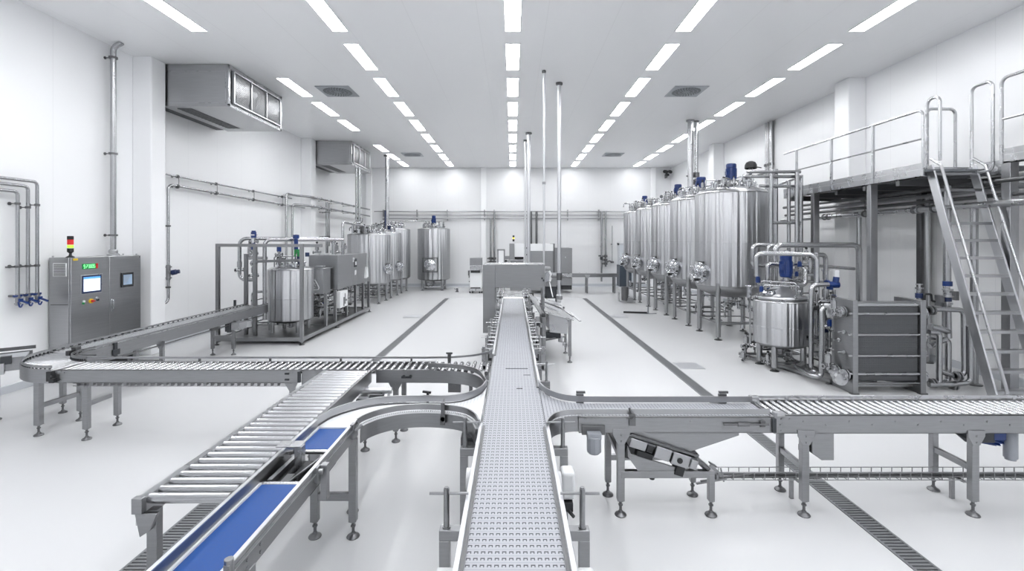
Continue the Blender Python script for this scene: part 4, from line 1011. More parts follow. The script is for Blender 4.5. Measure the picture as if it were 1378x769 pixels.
# vent grille on the end face, handle groove
m = MB().box(-7.89,y0-.012,1.795,-7.66,y0+.002,2.025); g = m.build('vent_grille', M['white'], t, bevel=.003)
m = MB()
for i in range(9): m.box(-7.875,y0-.014,1.808+.0235*i,-7.675,y0-.010,1.821+.0235*i)
m.build('vent_slats', M['steel_dark'], g)
MB().box(-7.94,y0-.004,1.30,-7.64,y0+.002,1.315).build('panel_seam', M['steel_dark'], t)
m = MB()
for x,y in ((-7.93,8.2),(-7.93,9.68),(-7.66,9.68)): m.cyl((x,y,zt),(x,y,zt+.03),.014,n=8)
m.build('lifting_eye', M['steel_light'], t)
# stack light
t = thing('signal_tower', 'black signal tower with red and green lamps on top of the control cabinet', 'stack light', (-7.66,8.235,zt))
c = (-7.66,8.235,zt)
MB().lathe([(0,0),(.06,0),(.06,.01),(.022,.035),(.018,.07),(.03,.085),(.045,.10),(.045,.16),(0,.16)], c, 18).build('base', M['black'], t)
for nm, a, b, mt in (('green_lamp',.165,.215,'lime'),('red_lamp',.22,.31,'red_lamp')):
    MB().lathe([(0,a),(.041,a),(.044,a+.004),(.044,b-.004),(.041,b),(0,b)], c, 20).build(nm, M[mt], t)
MB().lathe([(0,.31),(.045,.31),(.045,.365),(.04,.372),(0,.372)], c, 20).build('cap', M['black'], t)

# ================================================================= pipes on the wall
def clamp_ring(parent, p, axis, r, wall, mat_='steel_dark', name='pipe_clamp'):
    p, a = V(p), V(axis).normalized(); w_ = V(wall)
    m = MB().cyl(p-a*.018,p+a*.018,r*1.5,n=12)
    m.cyl(p, w_, .009, n=6); d = (w_-p).normalized(); m.cyl(w_-d*.012, w_, .028, n=10)
    return m.build(name, M[mat_], parent)
XWL = XL
# conduit from the cabinet up to the ceiling
t = thing('conduit_pipe', 'thick vertical steel conduit from the control cabinet up to the ceiling', 'pipe', (-7.83,9.32,zt))
pipe(t, [(-7.83,9.32,zt),(-7.83,9.32,6.2),(-7.66,9.32,6.295)], .05, .14, n=16)
MB().lathe([(.10,0),(.10,.03),(.075,.05),(.075,.10),(.06,.12),(.05,.12)], (-7.83,9.32,zt), 18).build('base_flange', M['steel_light'], t)
for z in (6.0,4.12,2.52): clamp_ring(t,(-7.83,9.32,z),(0,0,1),.05,(-7.995,9.32,z))
# three pipes with blue valves
for i, (y, zt_, ord_) in enumerate(((7.55,3.19,'its top bend the lowest of three'),(7.71,3.29,'the middle one of three'),(7.86,3.38,'its top bend the highest of three'))):
    t = thing('wall_pipe', 'wall pipe with blue hand valve, '+ord_, 'pipe', (-7.86,y,1.3), group='three wall pipes with hand valves')
    pipe(t, [(-7.86,2.8,zt_),(-7.86,y,zt_),(-7.86,y,1.56)], .025, .06, n=12)
    clamp_ring(t,(-7.86,y,3.0 if i != 1 else 2.95),(0,0,1),.025,(-7.995,y,3.0 if i != 1 else 2.95))
    clamp_ring(t,(-7.86,y,2.0),(0,0,1),.025,(-7.995,y,2.0)); MB().box(-7.89,y-.16,1.985,-7.87,y,2.01).build('strap', M['steel_dark'], t)
    for yy in (5.4,6.95): clamp_ring(t,(-7.86,yy,zt_),(0,1,0),.025,(-7.995,yy,zt_))
    v = MB().cyl((-7.86,y,1.38),(-7.86,y,1.56),.03,n=12).cyl((-7.86,y,1.50),(-7.86,y,1.52),.045,n=12).cyl((-7.86,y,1.40),(-7.86,y,1.42),.042,n=12).cyl((-7.86,y,1.46),(-7.80,y,1.46),.02,n=8).cyl((-7.93,y,1.53),(-7.995,y,1.53),.02,n=8).build('valve', M['steel'], t)
    MB().bar((-7.80,y-.03,1.47),(-7.79,y+.11,1.40),.02,.03).bar((-7.86,y-.05,1.53),(-7.86,y+.05,1.535),.05,.03).cyl((-7.81,y,1.44),(-7.81,y,1.49),.03,n=10).tube([(-7.80,y+.02,1.40),(-7.78,y-.04,1.33),(-7.80,y-.05,1.44)],.011).build('valve_handle', M['blue'], v)
# pipe loop with the blue actuator and the two long runs
PX = -7.86
t = thing('wall_pipe', 'wall pipe dropping beside the nearer column with a blue valve actuator', 'pipe', (PX,10.9,.6))
pipe(t, [(PX,18.0,3.66),(PX,14.9,3.66),(PX,10.85,3.70),(PX,10.85,1.0),(PX+.0,10.5,1.0)], .029, .12, n=14)
for z in (2.75,1.35): clamp_ring(t,(PX,10.85,z),(0,0,1),.034,(-7.995,10.85,z))
for y in (11.15,12.6,14.4,16.2): clamp_ring(t,(PX,y,3.69-.008*(y-10.85)),(0,1,0),.034,(-7.995,y,3.69-.008*(y-10.85)))
v = MB().cyl((PX,10.85,1.52),(PX,10.85,1.86),.045,n=14).cyl((PX,10.85,1.80),(PX,10.85,1.83),.07,n=14).cyl((PX,10.85,1.55),(PX,10.85,1.58),.07,n=14).cyl((PX,10.85,1.68),(PX+.07,10.85,1.68),.04,n=10).build('valve', M['steel'], t)
MB().cyl((PX+.06,10.88,1.68),(PX+.15,10.90,1.70),.06,n=14).cyl((PX+.15,10.90,1.70),(PX+.21,10.92,1.71),.045,n=12).build('actuator', M['navy'], v)
t = thing('wall_pipe', 'long upper pipe running along the wall above the skid', 'pipe', (PX,14.5,3.9))
pipe(t, [(PX,10.43,3.92),(PX,16.9,3.92)], .022, n=12)
pipe(t, [(-7.97,10.5,3.9),(-7.97,10.5,1.0)], .006, n=6, name='cable')
for y in (11.15,12.6,14.4,16.2): clamp_ring(t,(PX,y,3.92),(0,1,0),.028,(-7.995,y,3.92)); MB().cyl((PX+.03,y,3.66),(PX+.03,y,3.94),.008,n=6).build('hanger', M['steel_dark'], t)
t = thing('wall_pipe', 'pair of upright wall pipes behind the skid feeding the far wall run', 'pipe', (PX,16.6,0.2))
pipe(t, [(PX,16.5,.25),(PX,16.5,4.06),(PX+.02,17.2,4.06),(-7.5,17.8,4.06),(-7.5,24.9,4.06)], .04, .12, n=12)
pipe(t, [(PX,16.95,.25),(PX,16.95,3.72),(-7.5,17.7,3.72),(-7.5,24.9,3.72)], .04, .12, n=12)
for y in (18.6,19.6,20.9,22.4): clamp_ring(t,(-7.5,y,4.06),(0,1,0),.035,(-7.995,y,4.06)); clamp_ring(t,(-7.5,y,3.72),(0,1,0),.035,(-7.995,y,3.72))
for k, (y, r) in enumerate(((19.7,.055),(19.95,.03))):
    t = thing('wall_pipe', ('thick' if k == 0 else 'thin')+' upright wall pipe just before the three tanks behind the skid', 'pipe', (-7.7,y,0))
    pipe(t, [(-7.7,y,.02 if k == 0 else 2.2),(-7.7,y,4.02)], r, n=12)
    for z in (2.6,3.6): clamp_ring(t,(-7.7,y,z),(0,0,1),r,(-7.995,y,z))
t = thing('ceiling_pipe', 'pair of upright pipes below the farther air unit, down to the tank', 'pipe', (-6.2,19.1,2.9))
for dx, r in ((0,.045),(.12,.05)): pipe(t, [(-6.28+dx,19.1,2.82),(-6.28+dx,19.1,5.36)], r, n=12); 
MB().box(-6.32,19.06,3.3,-6.1,19.14,3.36).build('pipe_clamp', M['steel_dark'], t)

# ================================================================= steel skid with small tank and switch boxes
XS0, XS1, YS0, YS1 = -6.95, -4.88, 11.0, 16.2
t = thing('process_skid', 'long stainless steel frame with pipework, beside the control cabinet and in front of three tanks', 'process skid', (-5.9,13.6,0))
w_ = .075
def post(x, y, z0, z1, w=w_): return MB().box(x-w/2,y-w/2,z0,x+w/2,y+w/2,z1).build('post', M['steel'], t, bevel=.003)
def beam(a, b, w=w_, h=w_): return MB().bar(a,b,w,h).build('beam', M['steel'], t, bevel=.003)
for x,y,z in ((XS0+.1,YS0+.05,2.34),(-6.12,YS0+.3,2.34),(-6.42,YS0+.45,2.10),(XS1,YS0,2.34)): post(x,y,.05 if y > YS0 else .07,z)
beam((XS0+.06,YS0,.135),(XS1+.04,YS0,.135),.07,.09); beam((XS1,YS0,.135),(XS1,YS1,.135),.07,.09); beam((XS0+.1,YS1,.135),(XS1,YS1,.135)); beam((XS0+.1,YS0,.135),(XS0+.1,YS1,.135))
beam((XS0+.1,12.8,.135),(XS1,12.8,.135)); beam((XS0+.1,14.4,.135),(XS1,14.4,.135))
beam((XS0+.06,YS0+.05,2.31),(XS1+.45,YS0+.05,2.30),.06,.07); beam((-6.12,YS0+.3,1.92),(XS1-.02,YS0+.05,1.96),.05,.06)
for y,z in ((12.45,1.04),(13.12,1.04),(14.0,1.04),(14.8,1.04),(15.55,1.04),(16.16,1.04)): post(XS1-.02,y,.17,z,.07)
for y in (13.12,14.8,16.16): post(-5.75,y,.17,1.04,.06)
for x,y in ((XS1,YS0),(XS1,13.2),(XS1,YS1),(XS0+.1,YS0)):
    MB().cyl((x,y,.02),(x,y,.10),.02,n=10).lathe([(0,0),(.06,0),(.06,.012),(.03,.03),(0,.03)],(x,y,0),16).build('foot', M['steel_dark'], t)
# drip pan and floor grating in the frame
MB().box(XS0+.15,YS0+.1,.14,XS1-.05,YS1-.1,.155).build('drip_pan', M['steel_dark'], t)
# grey switch boxes
b = MB().box(-5.75,13.4,1.04,-4.93,16.05,2.01).build('switch_box', M['cabinet'], t, bevel=.006)
for a,c in ((13.42,14.55),(14.56,15.1),(15.11,16.04)): MB().box(-4.935,a,1.05,-4.92,c,2.0).build('door', M['cabinet'], b, bevel=.004)
MB().box(-4.92,14.74,1.60,-4.905,14.98,1.86).build('operator_panel', M['dark'], b); MB().box(-4.905,14.80,1.66,-4.90,14.93,1.77).build('label_plate', M['white'], b)
MB().box(-4.92,14.80,1.35,-4.912,14.93,1.50).build('label_plate', M['white'], b)
MB().cyl((-4.92,14.66,1.86),(-4.89,14.66,1.86),.04,n=12).box(-4.92,14.63,1.76,-4.90,14.69,1.82).build('signal_lamp', M['white'], b)
MB().prism([(-4.92,15.75,1.18),(-4.92,15.86,1.55),(-4.92,15.96,1.52),(-4.92,16.03,1.2)], (.06,0,0)).build('document_holder', M['white'], b)
for i in range(4): MB().box(-5.6+.14*i,13.5,2.01,-5.5+.14*i,13.6,2.06).build('lifting_eye', M['white'], b)
h = MB().prism([(-5.52,12.75,1.02),(-5.08,12.75,.98),(-5.08,12.75,1.66),(-5.52,12.75,1.66)], (0,.5,0)).box(-5.62,12.7,1.655,-5.02,13.28,1.675).box(-5.35,12.8,1.675,-5.1,13.0,1.735).build('hopper', M['cabinet'], t, bevel=.004)
m = MB(); pts = [V((-5.50,12.742,1.10)),V((-5.16,12.742,1.10)),V((-5.33,12.742,1.42))]
m.tube(pts+[],.012,.05,6,3,True); m.build('warning_triangle', M['white'], h)
m = MB().bar((-5.36,12.74,1.17),(-5.33,12.74,1.31),.03,.004,(0,1,0)).bar((-5.33,12.74,1.31),(-5.28,12.74,1.2),.02,.004,(0,1,0)).bar((-5.40,12.74,1.24),(-5.28,12.74,1.28),.018,.004,(0,1,0)).bar((-5.40,12.74,1.16),(-5.29,12.74,1.16),.018,.004,(0,1,0)); m.build('warning_symbol', M['white'], h)
# filling white box below
m = MB().box(-4.98,13.35,.52,-4.84,13.95,.98); m.build('junction_box', M['white'], t, bevel=.01)
m = MB().box(-4.838,13.6,.55,-4.832,13.66,.8).box(-4.838,13.7,.6,-4.832,13.74,.9).cyl((-4.84,13.82,.7),(-4.83,13.82,.7),.03); m.build('switches', M['dark'], t)
# pipework
pipe(t, [(-6.55,12.1,1.42),(-6.95,12.1,1.42),(-6.95,12.1,2.47),(-4.87,12.9,2.47),(-4.87,12.9,2.05)], .045, .16, n=12)
pipe(t, [(-6.0,11.5,.5),(-6.0,11.5,2.44),(-4.6,12.9,2.44)], .045, .14, n=12)
pipe(t, [(-6.6,11.9,1.98),(-6.15,11.9,1.98)], .04); pipe(t, [(-6.2,11.7,2.3),(-5.2,11.7,2.3)], .03)
pipe(t, [(-6.9,12.6,.2),(-6.9,12.6,1.05),(-5.9,12.6,1.12)], .035); pipe(t, [(-6.75,12.4,1.0),(-6.75,12.4,1.6)], .03)
pipe(t, [(-4.9,13.7,2.02),(-4.9,13.7,2.96),(-5.6,17.9,2.96)], .04, .12)
for p,k,s,rz in (((-6.6,11.95,1.95),'valve',1.5,.3),((-6.32,11.6,2.33),'valve_blue',1.3,0),((-6.32,11.6,2.05),'valve_blue',1.2,1),((-6.32,11.6,1.5),'valve',1.3,1),((-5.75,11.7,2.02),'valve_blue',1.1,0),
                 ((-6.75,12.4,1.55),'transmitter',2.0,.5),((-6.95,12.1,1.6),'valve',1.4,1.2),((-6.33,11.6,2.42),'nozzle',1.2,0),((-5.6,13.6,2.02),'valve',1.3,0),((-5.2,13.9,2.02),'valve',1.4,.7),((-5.05,14.2,2.02),'transmitter',1.5,.7),((-5.1,13.6,2.02),'spray',1.2,2),((-5.4,14.6,2.02),'valve',1.2,.7)): put(t,k,p,rz,s)
pipe(t, [(-6.32,11.6,1.2),(-6.32,11.6,2.55)], .022)
clutter(t, -5.75,12.7,.22,-5.0,16.0,1.0, 34, 7, (.014,.032), .05); clutter(t, -6.8,11.6,.2,-5.6,13.0,.9, 10, 8, (.014,.03), .1)
# small tank standing in the skid
t, lp = tank('mixing_tank', 'small steel tank with blue and green stirrer inside the front of the skid', -5.60, 12.0, .535, .47, 1.70, None, bottom=.12, dome=.10, legd=.82, seed=71, fit=14, leg_r=.045)
m = MB().cyl((-5.36,11.85,1.80),(-5.36,11.85,2.02),.07,n=14).cyl((-5.12,11.85,2.02),(-5.12,11.85,2.12),.05); m.build('gearbox', M['navy'], t)
m = MB().cyl((-5.38,11.85,2.02),(-5.38,11.85,2.20),.065,n=14).cyl((-5.30,11.80,2.05),(-5.30,11.80,2.15),.06,n=12); m.build('coupling', M['green'], t)
m = MB().cyl((-5.40,11.85,2.20),(-5.40,11.85,2.52),.05,n=14).lathe([(.05,0),(.075,.01),(.075,.10),(0,.11)],(-5.40,11.85,2.46),14); m.build('motor', M['blue'], t)
MB().cyl((-4.66,11.8,1.15),(-4.58,11.8,1.15),.03).build('sample_tap', M['dark'], t) if False else None
# ================================================================= round mixing tank with blue motor
t, lp = tank('mixing_tank', 'small round steel mixing tank with a bright blue motor beside the plate heat exchanger', 5.10, 9.05, .472, .50, 1.28, None, bottom=.12, dome=.05, legd=.80, seed=81, fit=0, leg_r=.052)
m = MB().lathe([(.42,1.30),(.44,1.34),(.43,1.37),(.36,1.385),(.24,1.46),(.12,1.53),(.09,1.56),(0,1.565)], (5.10,9.05,0), 48); m.build('cone_lid', M['steel_light'], t)
m = MB().cyl((5.17,9.0,1.5),(5.17,9.0,1.74),.055,n=16).cyl((5.17,9.0,1.56),(5.17,9.0,1.59),.075,n=16); m.build('motor_mount', M['steel_light'], t)
m = MB().lathe([(0,0),(.085,0),(.105,.02),(.108,.05),(.108,.30),(.10,.33),(.104,.34),(.104,.40),(.085,.415),(0,.415)], (5.17,9.0,1.72), 24)
for i in range(16):
    a = 2*PI*i/16; m.bar((5.17+.108*math.cos(a),9.0+.108*math.sin(a),1.79),(5.17+.108*math.cos(a),9.0+.108*math.sin(a),2.02),.006,.012,(math.cos(a),math.sin(a),0))
m.box(5.05,8.9,1.86,5.09,9.0,1.97); m.build('motor', M['blue'], t)
m = MB().lathe([(.15,0),(.15,.02),(.13,.035),(.10,.07),(0,.09)], (4.85,8.98,1.40), 20).lathe([(.13,-.06),(.13,0)], (4.85,8.98,1.40), 20).bar((4.72,8.9,1.48),(4.98,8.95,1.50),.025,.02); m.build('manway', M['chrome'], t)
for p,k,s,rz in (((4.68,8.95,1.36),'valve_blue',1.1,.3),((5.32,8.8,1.38),'nozzle',.8,0),((5.4,9.1,1.36),'valve',.9,1),((5.02,9.35,1.36),'valve_blue',1.0,1),((5.28,9.3,1.38),'gauge',1,0),((4.95,9.3,1.40),'transmitter',1,0)): put(t,k,p,rz,s*(.7 if k == 'valve_blue' else 1))
clutter(t, 4.8,8.8,.08,5.4,9.4,.34, 5, 181, (.012,.02), 0)

# ================================================================= pipework skid around it
t = thing('piping_skid', 'tangle of bent steel pipes and blue valves around the round mixing tank', 'pipework', (5.4,9.3,0))
P = lambda l, d: [W(x,y,d[i] if isinstance(d,(list,tuple)) else d) for i,(x,y) in enumerate(l)]
pipe(t, P([(1050,358),(1013,358),(1013,330),(1042,330)],10.0), .045, .10, n=12)
pipe(t, P([(1043.5,352),(1043.5,330),(1156,330),(1156,405)],9.6), .055, .12, n=12)
pipe(t, P([(1017.5,372),(1017.5,341),(1099,343),(1099.5,438),(1116,441)],[8.9,8.9,8.6,8.5,8.4]), .042, .11, n=12)
pipe(t, P([(1098,343),(1111,343.5),(1111.5,384)],[8.62,8.8,8.8]), .04, .10, n=12)
pipe(t, P([(1034,352),(1034,331.5),(1042,331)],9.9), .045, .08)
pipe(t, P([(1115,383),(1092,384),(1091.5,499),(1098,501)],[8.4,8.4,8.35,8.3]), .04, .10, n=12)
pipe(t, P([(1122,413),(1106,413.5),(1105.5,507),(1094,507),(1071,493.5),(1080,489)],[8.0,8.0,7.98,8.0,8.6,8.75]), .042, .10, n=12)
pipe(t, P([(1033,385),(1033,356),(1075,356)],9.3), .042, .06); pipe(t, P([(1075,356),(1150,362)],9.3), .03)
pipe(t, P([(1062,383),(1084,384.5),(1084,362),(1070,358)],[9.2,9.2,9.3,9.4]), .04, .10)
pipe(t, P([(1062,370),(1098,370)],9.5), .03); pipe(t, P([(1060,378),(1112,380)],9.3), .025); pipe(t, P([(1068,362),(1068,402)],9.4), .03); pipe(t, P([(1072,386),(1072,402)],8.9), .025)
pipe(t, P([(1009.5,398),(1009.5,392),(1009.5,465)],9.6), .03)
pipe(t, P([(1004,463),(1026,470)],[9.7,9.3]), .025); pipe(t, P([(1040,477),(1130,506)],[9.6,8.4]), .03); pipe(t, P([(1060,470),(1125,492)],[9.8,8.7]), .03); pipe(t, P([(1100,498),(1128,498)],8.2), .035)
for (px,py,d),k,s,rz in (((1122,414,8.5),'valve_blue',.9,.2),((1076,366,9.2),'valve_blue',.8,0),((1072,378,9.2),'valve_blue',.7,0),((1020,388,9.4),'valve_blue',.9,0),((1111,410,8.5),'valve',1.3,0),((1090,368,9.3),'valve',1.2,0),
                         ((1105,420,8.4),'nozzle',1.0,0),((1095,425,8.4),'transmitter',1.0,0),((1004,470,9.7),'valve',1.2,0),((1002,483,9.6),'valve',1.0,0),((1000,487,9.4),'valve',.9,1),((1008,396,9.6),'nozzle',1.3,0),((1058,352,10.2),'gauge',1.2,0),((1110,372,8.9),'nozzle',1.0,0),((1085,352,9.6),'valve',1.0,.5)): put(t,k,W(px,py,d),rz,s)
a_, b_ = W(1112,383.5,8.5), W(1128,383.5,8.5)
MB().cyl(a_,b_,.058,n=16).cyl(W(1112,383.5,8.5),W(1114.5,383.5,8.5),.085,n=16).cyl(W(1124,384,8.5),W(1125.5,373,8.5),.05,n=12).cyl(W(1117,386,8.5),W(1117,390,8.5),.05,n=12).build('valve_actuator', M['blue'], t)
MB().cyl(W(1122,400,8.5),W(1122,390,8.5),.03,n=10).build('valve_stem', M['pipe'], t)
MB().box(*(W(1124,375,8.47)),*(W(1129.5,364,8.47)+V((0,.05,0)))).build('tag_plate', M['white'], t)
MB().box(*W(1015,385,9.9),*(W(1008,362,9.9)+V((0,.03,0)))).build('support_plate', M['steel'], t)
MB().box(*W(1118,448,8.5),*(W(1105,438,8.5)+V((0,.15,0)))).build('pump_motor', M['navy'], t, bevel=.01)
MB().box(*W(1106,480,8.8),*(W(1096,464,8.8)+V((0,.12,0)))).build('junction_box', M['white'], t, bevel=.01)
clutter(t, 5.35,8.1,.15,5.8,9.1,1.35, 20, 31, (.014,.03), .12); clutter(t, 5.2,9.4,.15,6.0,10.1,1.7, 16, 32, (.014,.03), .1); clutter(t, 4.75,9.5,.1,5.2,9.9,1.0, 9, 33, (.014,.024), .0)
m = MB()
for a,b in (((4.72,9.9,.06),(5.32,7.95,.06)),((6.1,9.9,.06),(6.1,8.0,.06)),((4.72,9.9,.06),(6.1,9.9,.06)),((5.32,7.95,.06),(6.1,8.0,.06))): m.bar(a,b,.05,.05)
m.build('base_frame', M['steel'], t)
for x,y in ((4.74,9.85),(5.32,8.0),(6.08,9.85),(6.08,8.05)): MB().lathe([(0,0),(.05,0),(.05,.012),(.02,.04),(0,.04)],(x,y,0),14).build('foot', M['steel_dark'], t)

# ================================================================= plate heat exchanger
t = thing('plate_heat_exchanger', 'plate heat exchanger with a dark grey plate pack between two steel end plates', 'heat exchanger', (5.88,7.7,0))
yA, yB, zt = 7.44, 7.92, 1.475
m = MB().box(5.325,yA,.005,5.405,yB+.02,zt); m.build('end_plate', M['steel'], t, bevel=.004)
m = MB().box(6.385,yA,.005,6.47,yB+.05,zt); m.build('end_plate', M['steel'], t, bevel=.004)
m = MB(); n = 70
for i in range(n):
    x = 5.415+(6.375-5.415)*i/n; o = .012*(i%2); m.box(x,yA+.05+o,.20,x+.0085,yB-.03,1.37)
m.box(5.41,yA+.075,.2,6.38,yB-.04,1.36)
for k in range(57):
    z = .22+k*.0202
    m.box(5.415,yA+.043+.004*(k%2),z,6.375,yA+.066,z+.013)
m.build('plate_pack', M['gasket'], t)
for z in (.315,.60,.93,1.26): MB().cyl((5.28,yA+.03,z),(6.52,yA+.03,z),.017,n=12).build('tie_bar', M['steel_light'], t); 
for z in (.315,.60,.93,1.26): MB().cyl((5.28,yB-.02,z),(6.52,yB-.02,z),.017,n=10).build('tie_bar', M['steel_light'], t)
m = MB().box(5.40,yA+.10,1.375,6.39,yA+.30,1.43).cyl((5.40,yA+.05,1.40),(6.39,yA+.05,1.40),.03,n=14); m.build('carrying_bar', M['steel_light'], t)
m = MB().box(5.40,yA+.15,.08,6.39,yA+.28,.115).cyl((5.40,yA+.03,.17),(6.39,yA+.03,.17),.012); m.build('guide_bar', M['steel'], t)
m = MB().box(5.30,yA-.01,0,5.42,yA+.06,.02).box(6.37,yA-.01,0,6.49,yA+.06,.02); m.build('base_foot', M['steel_dark'], t)
m = MB().prism([(6.0,yA+.2,.15),(6.385,yA+.1,.15),(6.385,yA+.1,.22),(6.0,yA+.2,.22)],(0,.3,0)); m.build('drip_tray', M['black'], t)
def nozzle_port(parent, c, d, r=.05, ln=.13):
    c, d = V(c), V(d); m = MB().cyl(c,c+d*ln,r,n=16).cyl(c+d*.02,c+d*.04,r*1.7,n=18).cyl(c+d*(ln*.5),c+d*(ln*.62),r*1.75,n=18).cyl(c+d*(ln*.66),c+d*(ln*.78),r*1.75,n=18)
    for i in range(8):
        a = 2*PI*i/8; o = V((0,math.cos(a),math.sin(a)))*r*1.45; m.cyl(c+o+d*ln*.4,c+o+d*ln*.9,.009,n=6)
    return m.build('flange_port', M['steel_light'], parent)
for y,z in ((7.62,1.27),(7.78,.29),(7.55,.28),(7.8,1.22)): nozzle_port(t,(5.325,y,z),(-1,0,0))
for y,z in ((7.62,1.25),(7.62,.86),(7.62,.60),(7.62,.25)): nozzle_port(t,(6.47,y,z),(1,0,0),.045 if z in (.86,.6) else .06)
for z in (.945,.80,.62): MB().cyl((5.325,7.62 if z != .80 else 7.72,z),(5.21,7.62 if z != .80 else 7.72,z),.014,n=10).cyl((5.315,7.62 if z != .80 else 7.72,z),(5.29,7.62 if z != .80 else 7.72,z),.03,n=8).build('tie_bolt', M['steel_light'], t)
m = MB().cyl((5.19,7.58,.22),(5.19,7.50,.22),.10,n=18).cyl((5.25,7.6,.28),(5.1,7.6,.28),.05,n=12); m.build('butterfly_valve', M['steel_light'], t)
for p,k,s,rz in (((5.14,7.62,1.22),'valve',1.1,.4),((5.16,7.78,.30),'valve',1.2,.2),((5.08,7.66,1.22),'transmitter',1.0,.2)): put(t,k,p,rz,s)

# pipes at its far end
t = thing('connecting_pipes', 'bent steel pipes with blue-capped valves between the plate heat exchanger and the stairs', 'pipework', (6.9,7.8,0))
Q = lambda l, d: [W(x,y,d) for x,y in l]
pipe(t, Q([(1252,416),(1297,417.5),(1298,505),(1283,506),(1262,499)],7.75), .042, .09, n=12)
pipe(t, Q([(1250,447),(1264,448),(1264,518),(1250,517)],7.72), .042, .06, n=12)
pipe(t, Q([(1251,466),(1276,455),(1276,513),(1262,519)],7.85), .045, .06, n=12)
pipe(t, Q([(1250,518),(1283,518),(1306,515),(1306,440)],7.68), .042, .09, n=12)
pipe(t, Q([(1276,455),(1275,408)],7.9), .05, n=14); pipe(t, Q([(1270,447),(1270,410)],8.0), .025)
pipe(t, Q([(1252,440),(1276,446)],7.9), .06); pipe(t, Q([(1251,455),(1268,458)],7.8), .025)
def stack(px, pys, d, top):
    m = MB()
    for py, r_, h_ in pys: p = W(px,py,d); m.cyl(p-V((0,0,h_/2)),p+V((0,0,h_/2)),r_,n=14)
    m.build('valve_body', M['steel_light'], t)
    for py, r_, h_, mt in top: p = W(px,py,d); MB().cyl(p-V((0,0,h_/2)),p+V((0,0,h_/2)),r_,n=16).build('actuator', M[mt], t)
stack(1275,((390,.075,.025),(396,.06,.05),(399,.085,.025),(408.5,.07,.03),(398,.035,.30)),7.95,((382,.066,.08,'blue'),(403,.056,.07,'navy')))
stack(1237,((383,.05,.02),(388,.06,.025),(392,.035,.05),(396,.02,.35)),8.2,((398,.058,.08,'navy'),))
m = MB(); p = W(1268,408,8.0); m.box(p.x-.08,p.y-.06,p.z-.05,p.x+.0,p.y+.06,p.z+.13); p = W(1284,400,8.0); m.box(p.x-.03,p.y-.06,p.z-.05,p.x+.03,p.y+.06,p.z+.10); m.build('valve_block', M['steel'], t, bevel=.004)
pipe(t, Q([(1275,380),(1275,250)],8.0), .05, None, 'pipe', n=14); pipe(t, Q([(1271,408),(1271,300)],8.1), .022)
pipe(t, Q([(1244,404),(1244,396),(1253,396),(1254,405),(1258,406)],8.0), .018, .03, 'black', 'hose')
for px,py in ((1284,519),(1290,506.5),(1254,418),(1256,516)): p = W(px,py,7.72); MB().cyl(p-V((.05,0,0)),p-V((.025,0,0)),.075,n=14).cyl(p+V((.0,0,0)),p+V((.025,0,0)),.075,n=14).cyl(p-V((.05,0,0)),p+V((.025,0,0)),.045,n=10).build('flange', M['steel'], t)

# ================================================================= raised walkway
DX0, DX1, ZD = 6.78, 8.36, 3.60
t = thing('raised_walkway', 'raised steel walkway with railings along the wall behind the big tanks', 'walkway', (7.5,10,0))
def deck(y0,y1,x0=DX0):
    g = MB(); y = y0
    while y < y1-.01: g.box(x0+.02,y,ZD-.045,DX1,y+.012,ZD-.005); y += .045
    for x in (x0+.02,x0+.5,x0+1.0,DX1-.03): 
        if x < DX1: g.box(x,y0,ZD-.05,x+.012,y1,ZD)
    g.build('deck_grating', M['deck'], t)
    MB().box(x0,y0,ZD-.13,x0+.02,y1,ZD+.0).box(x0,y0,ZD-.13,x0+.12,y1,ZD-.115).build('edge_channel', M['steel_light'], t)
    MB().box(x0-.004,y0,ZD+.004,x0+.006,y1,ZD+.10).build('toe_board', M['steel_light'], t)
M['deck'] = mat('walkway_grating', (.22,.23,.245), .5, .7)
deck(7.86,11.9); deck(7.5,7.86,7.80)
ZL, ZD = ZD, 3.76
DXR = 7.74
deck(1.5,7.5,DXR)
for y in (2.5,3.5,4.5,5.5,6.5): MB().box(DXR+.02,y-.04,ZD-.22,DX1,y+.04,ZD-.10).build('deck_beam', M['steel_dark'], t)
ZD = ZL
for y in (8.4,9.2,10.0,10.8,11.6): MB().box(DX0+.02,y-.04,ZD-.22,DX1,y+.04,ZD-.10).build('deck_beam', M['steel_dark'], t)
MB().box(DX1-.1,8.0,ZD-.24,DX1,11.9,ZD-.1).build('deck_beam', M['steel_dark'], t)
MB().box(DXR,7.40,0,DXR+.14,7.54,3.66).build('post', M['steel_mid'], t, bevel=.004)
for y in (9.06,10.77): MB().box(DX0,y-.055,0,DX0+.13,y+.055,ZD-.12).build('post', M['steel_mid'], t, bevel=.004)
for y in (9.56,11.7): MB().box(8.16,y-.06,0,8.28,y+.06,ZD-.1).build('post', M['steel_dark'], t, bevel=.004)
def rail(pts, r=.021): MB().tube(pts,r,.10,10).build('railing', M['steel_light'], t)
ZR = 4.58
rail([(DX0,7.86,ZD+.02),(DX0,7.86,ZR),(DX0,11.9,ZR)]); rail([(DX0,7.86,ZD+.5),(DX0,11.9,ZD+.5)],.015)
for y in (8.95,10.12,11.36): MB().box(DX0-.02,y-.02,ZD-.1,DX0+.02,y+.02,ZR).build('railing_post', M['steel_light'], t)
rail([(DXR,7.53,3.62),(DXR,7.53,4.98),(DXR,2.0,4.98)],.026); rail([(DXR,7.53,4.33),(DXR,2.0,4.33)],.018)
for y in (6.2,4.8,3.4): MB().box(DXR-.02,y-.02,3.66,DXR+.02,y+.02,4.98).build('railing_post', M['steel_light'], t)
rail([(7.50,8.62,ZD),(7.50,8.62,4.80),(8.02,8.62,4.80),(8.02,8.62,ZD)],.026); MB().box(7.4,8.6,ZD,8.02,8.615,ZD+.14).build('toe_board', M['steel'], t)
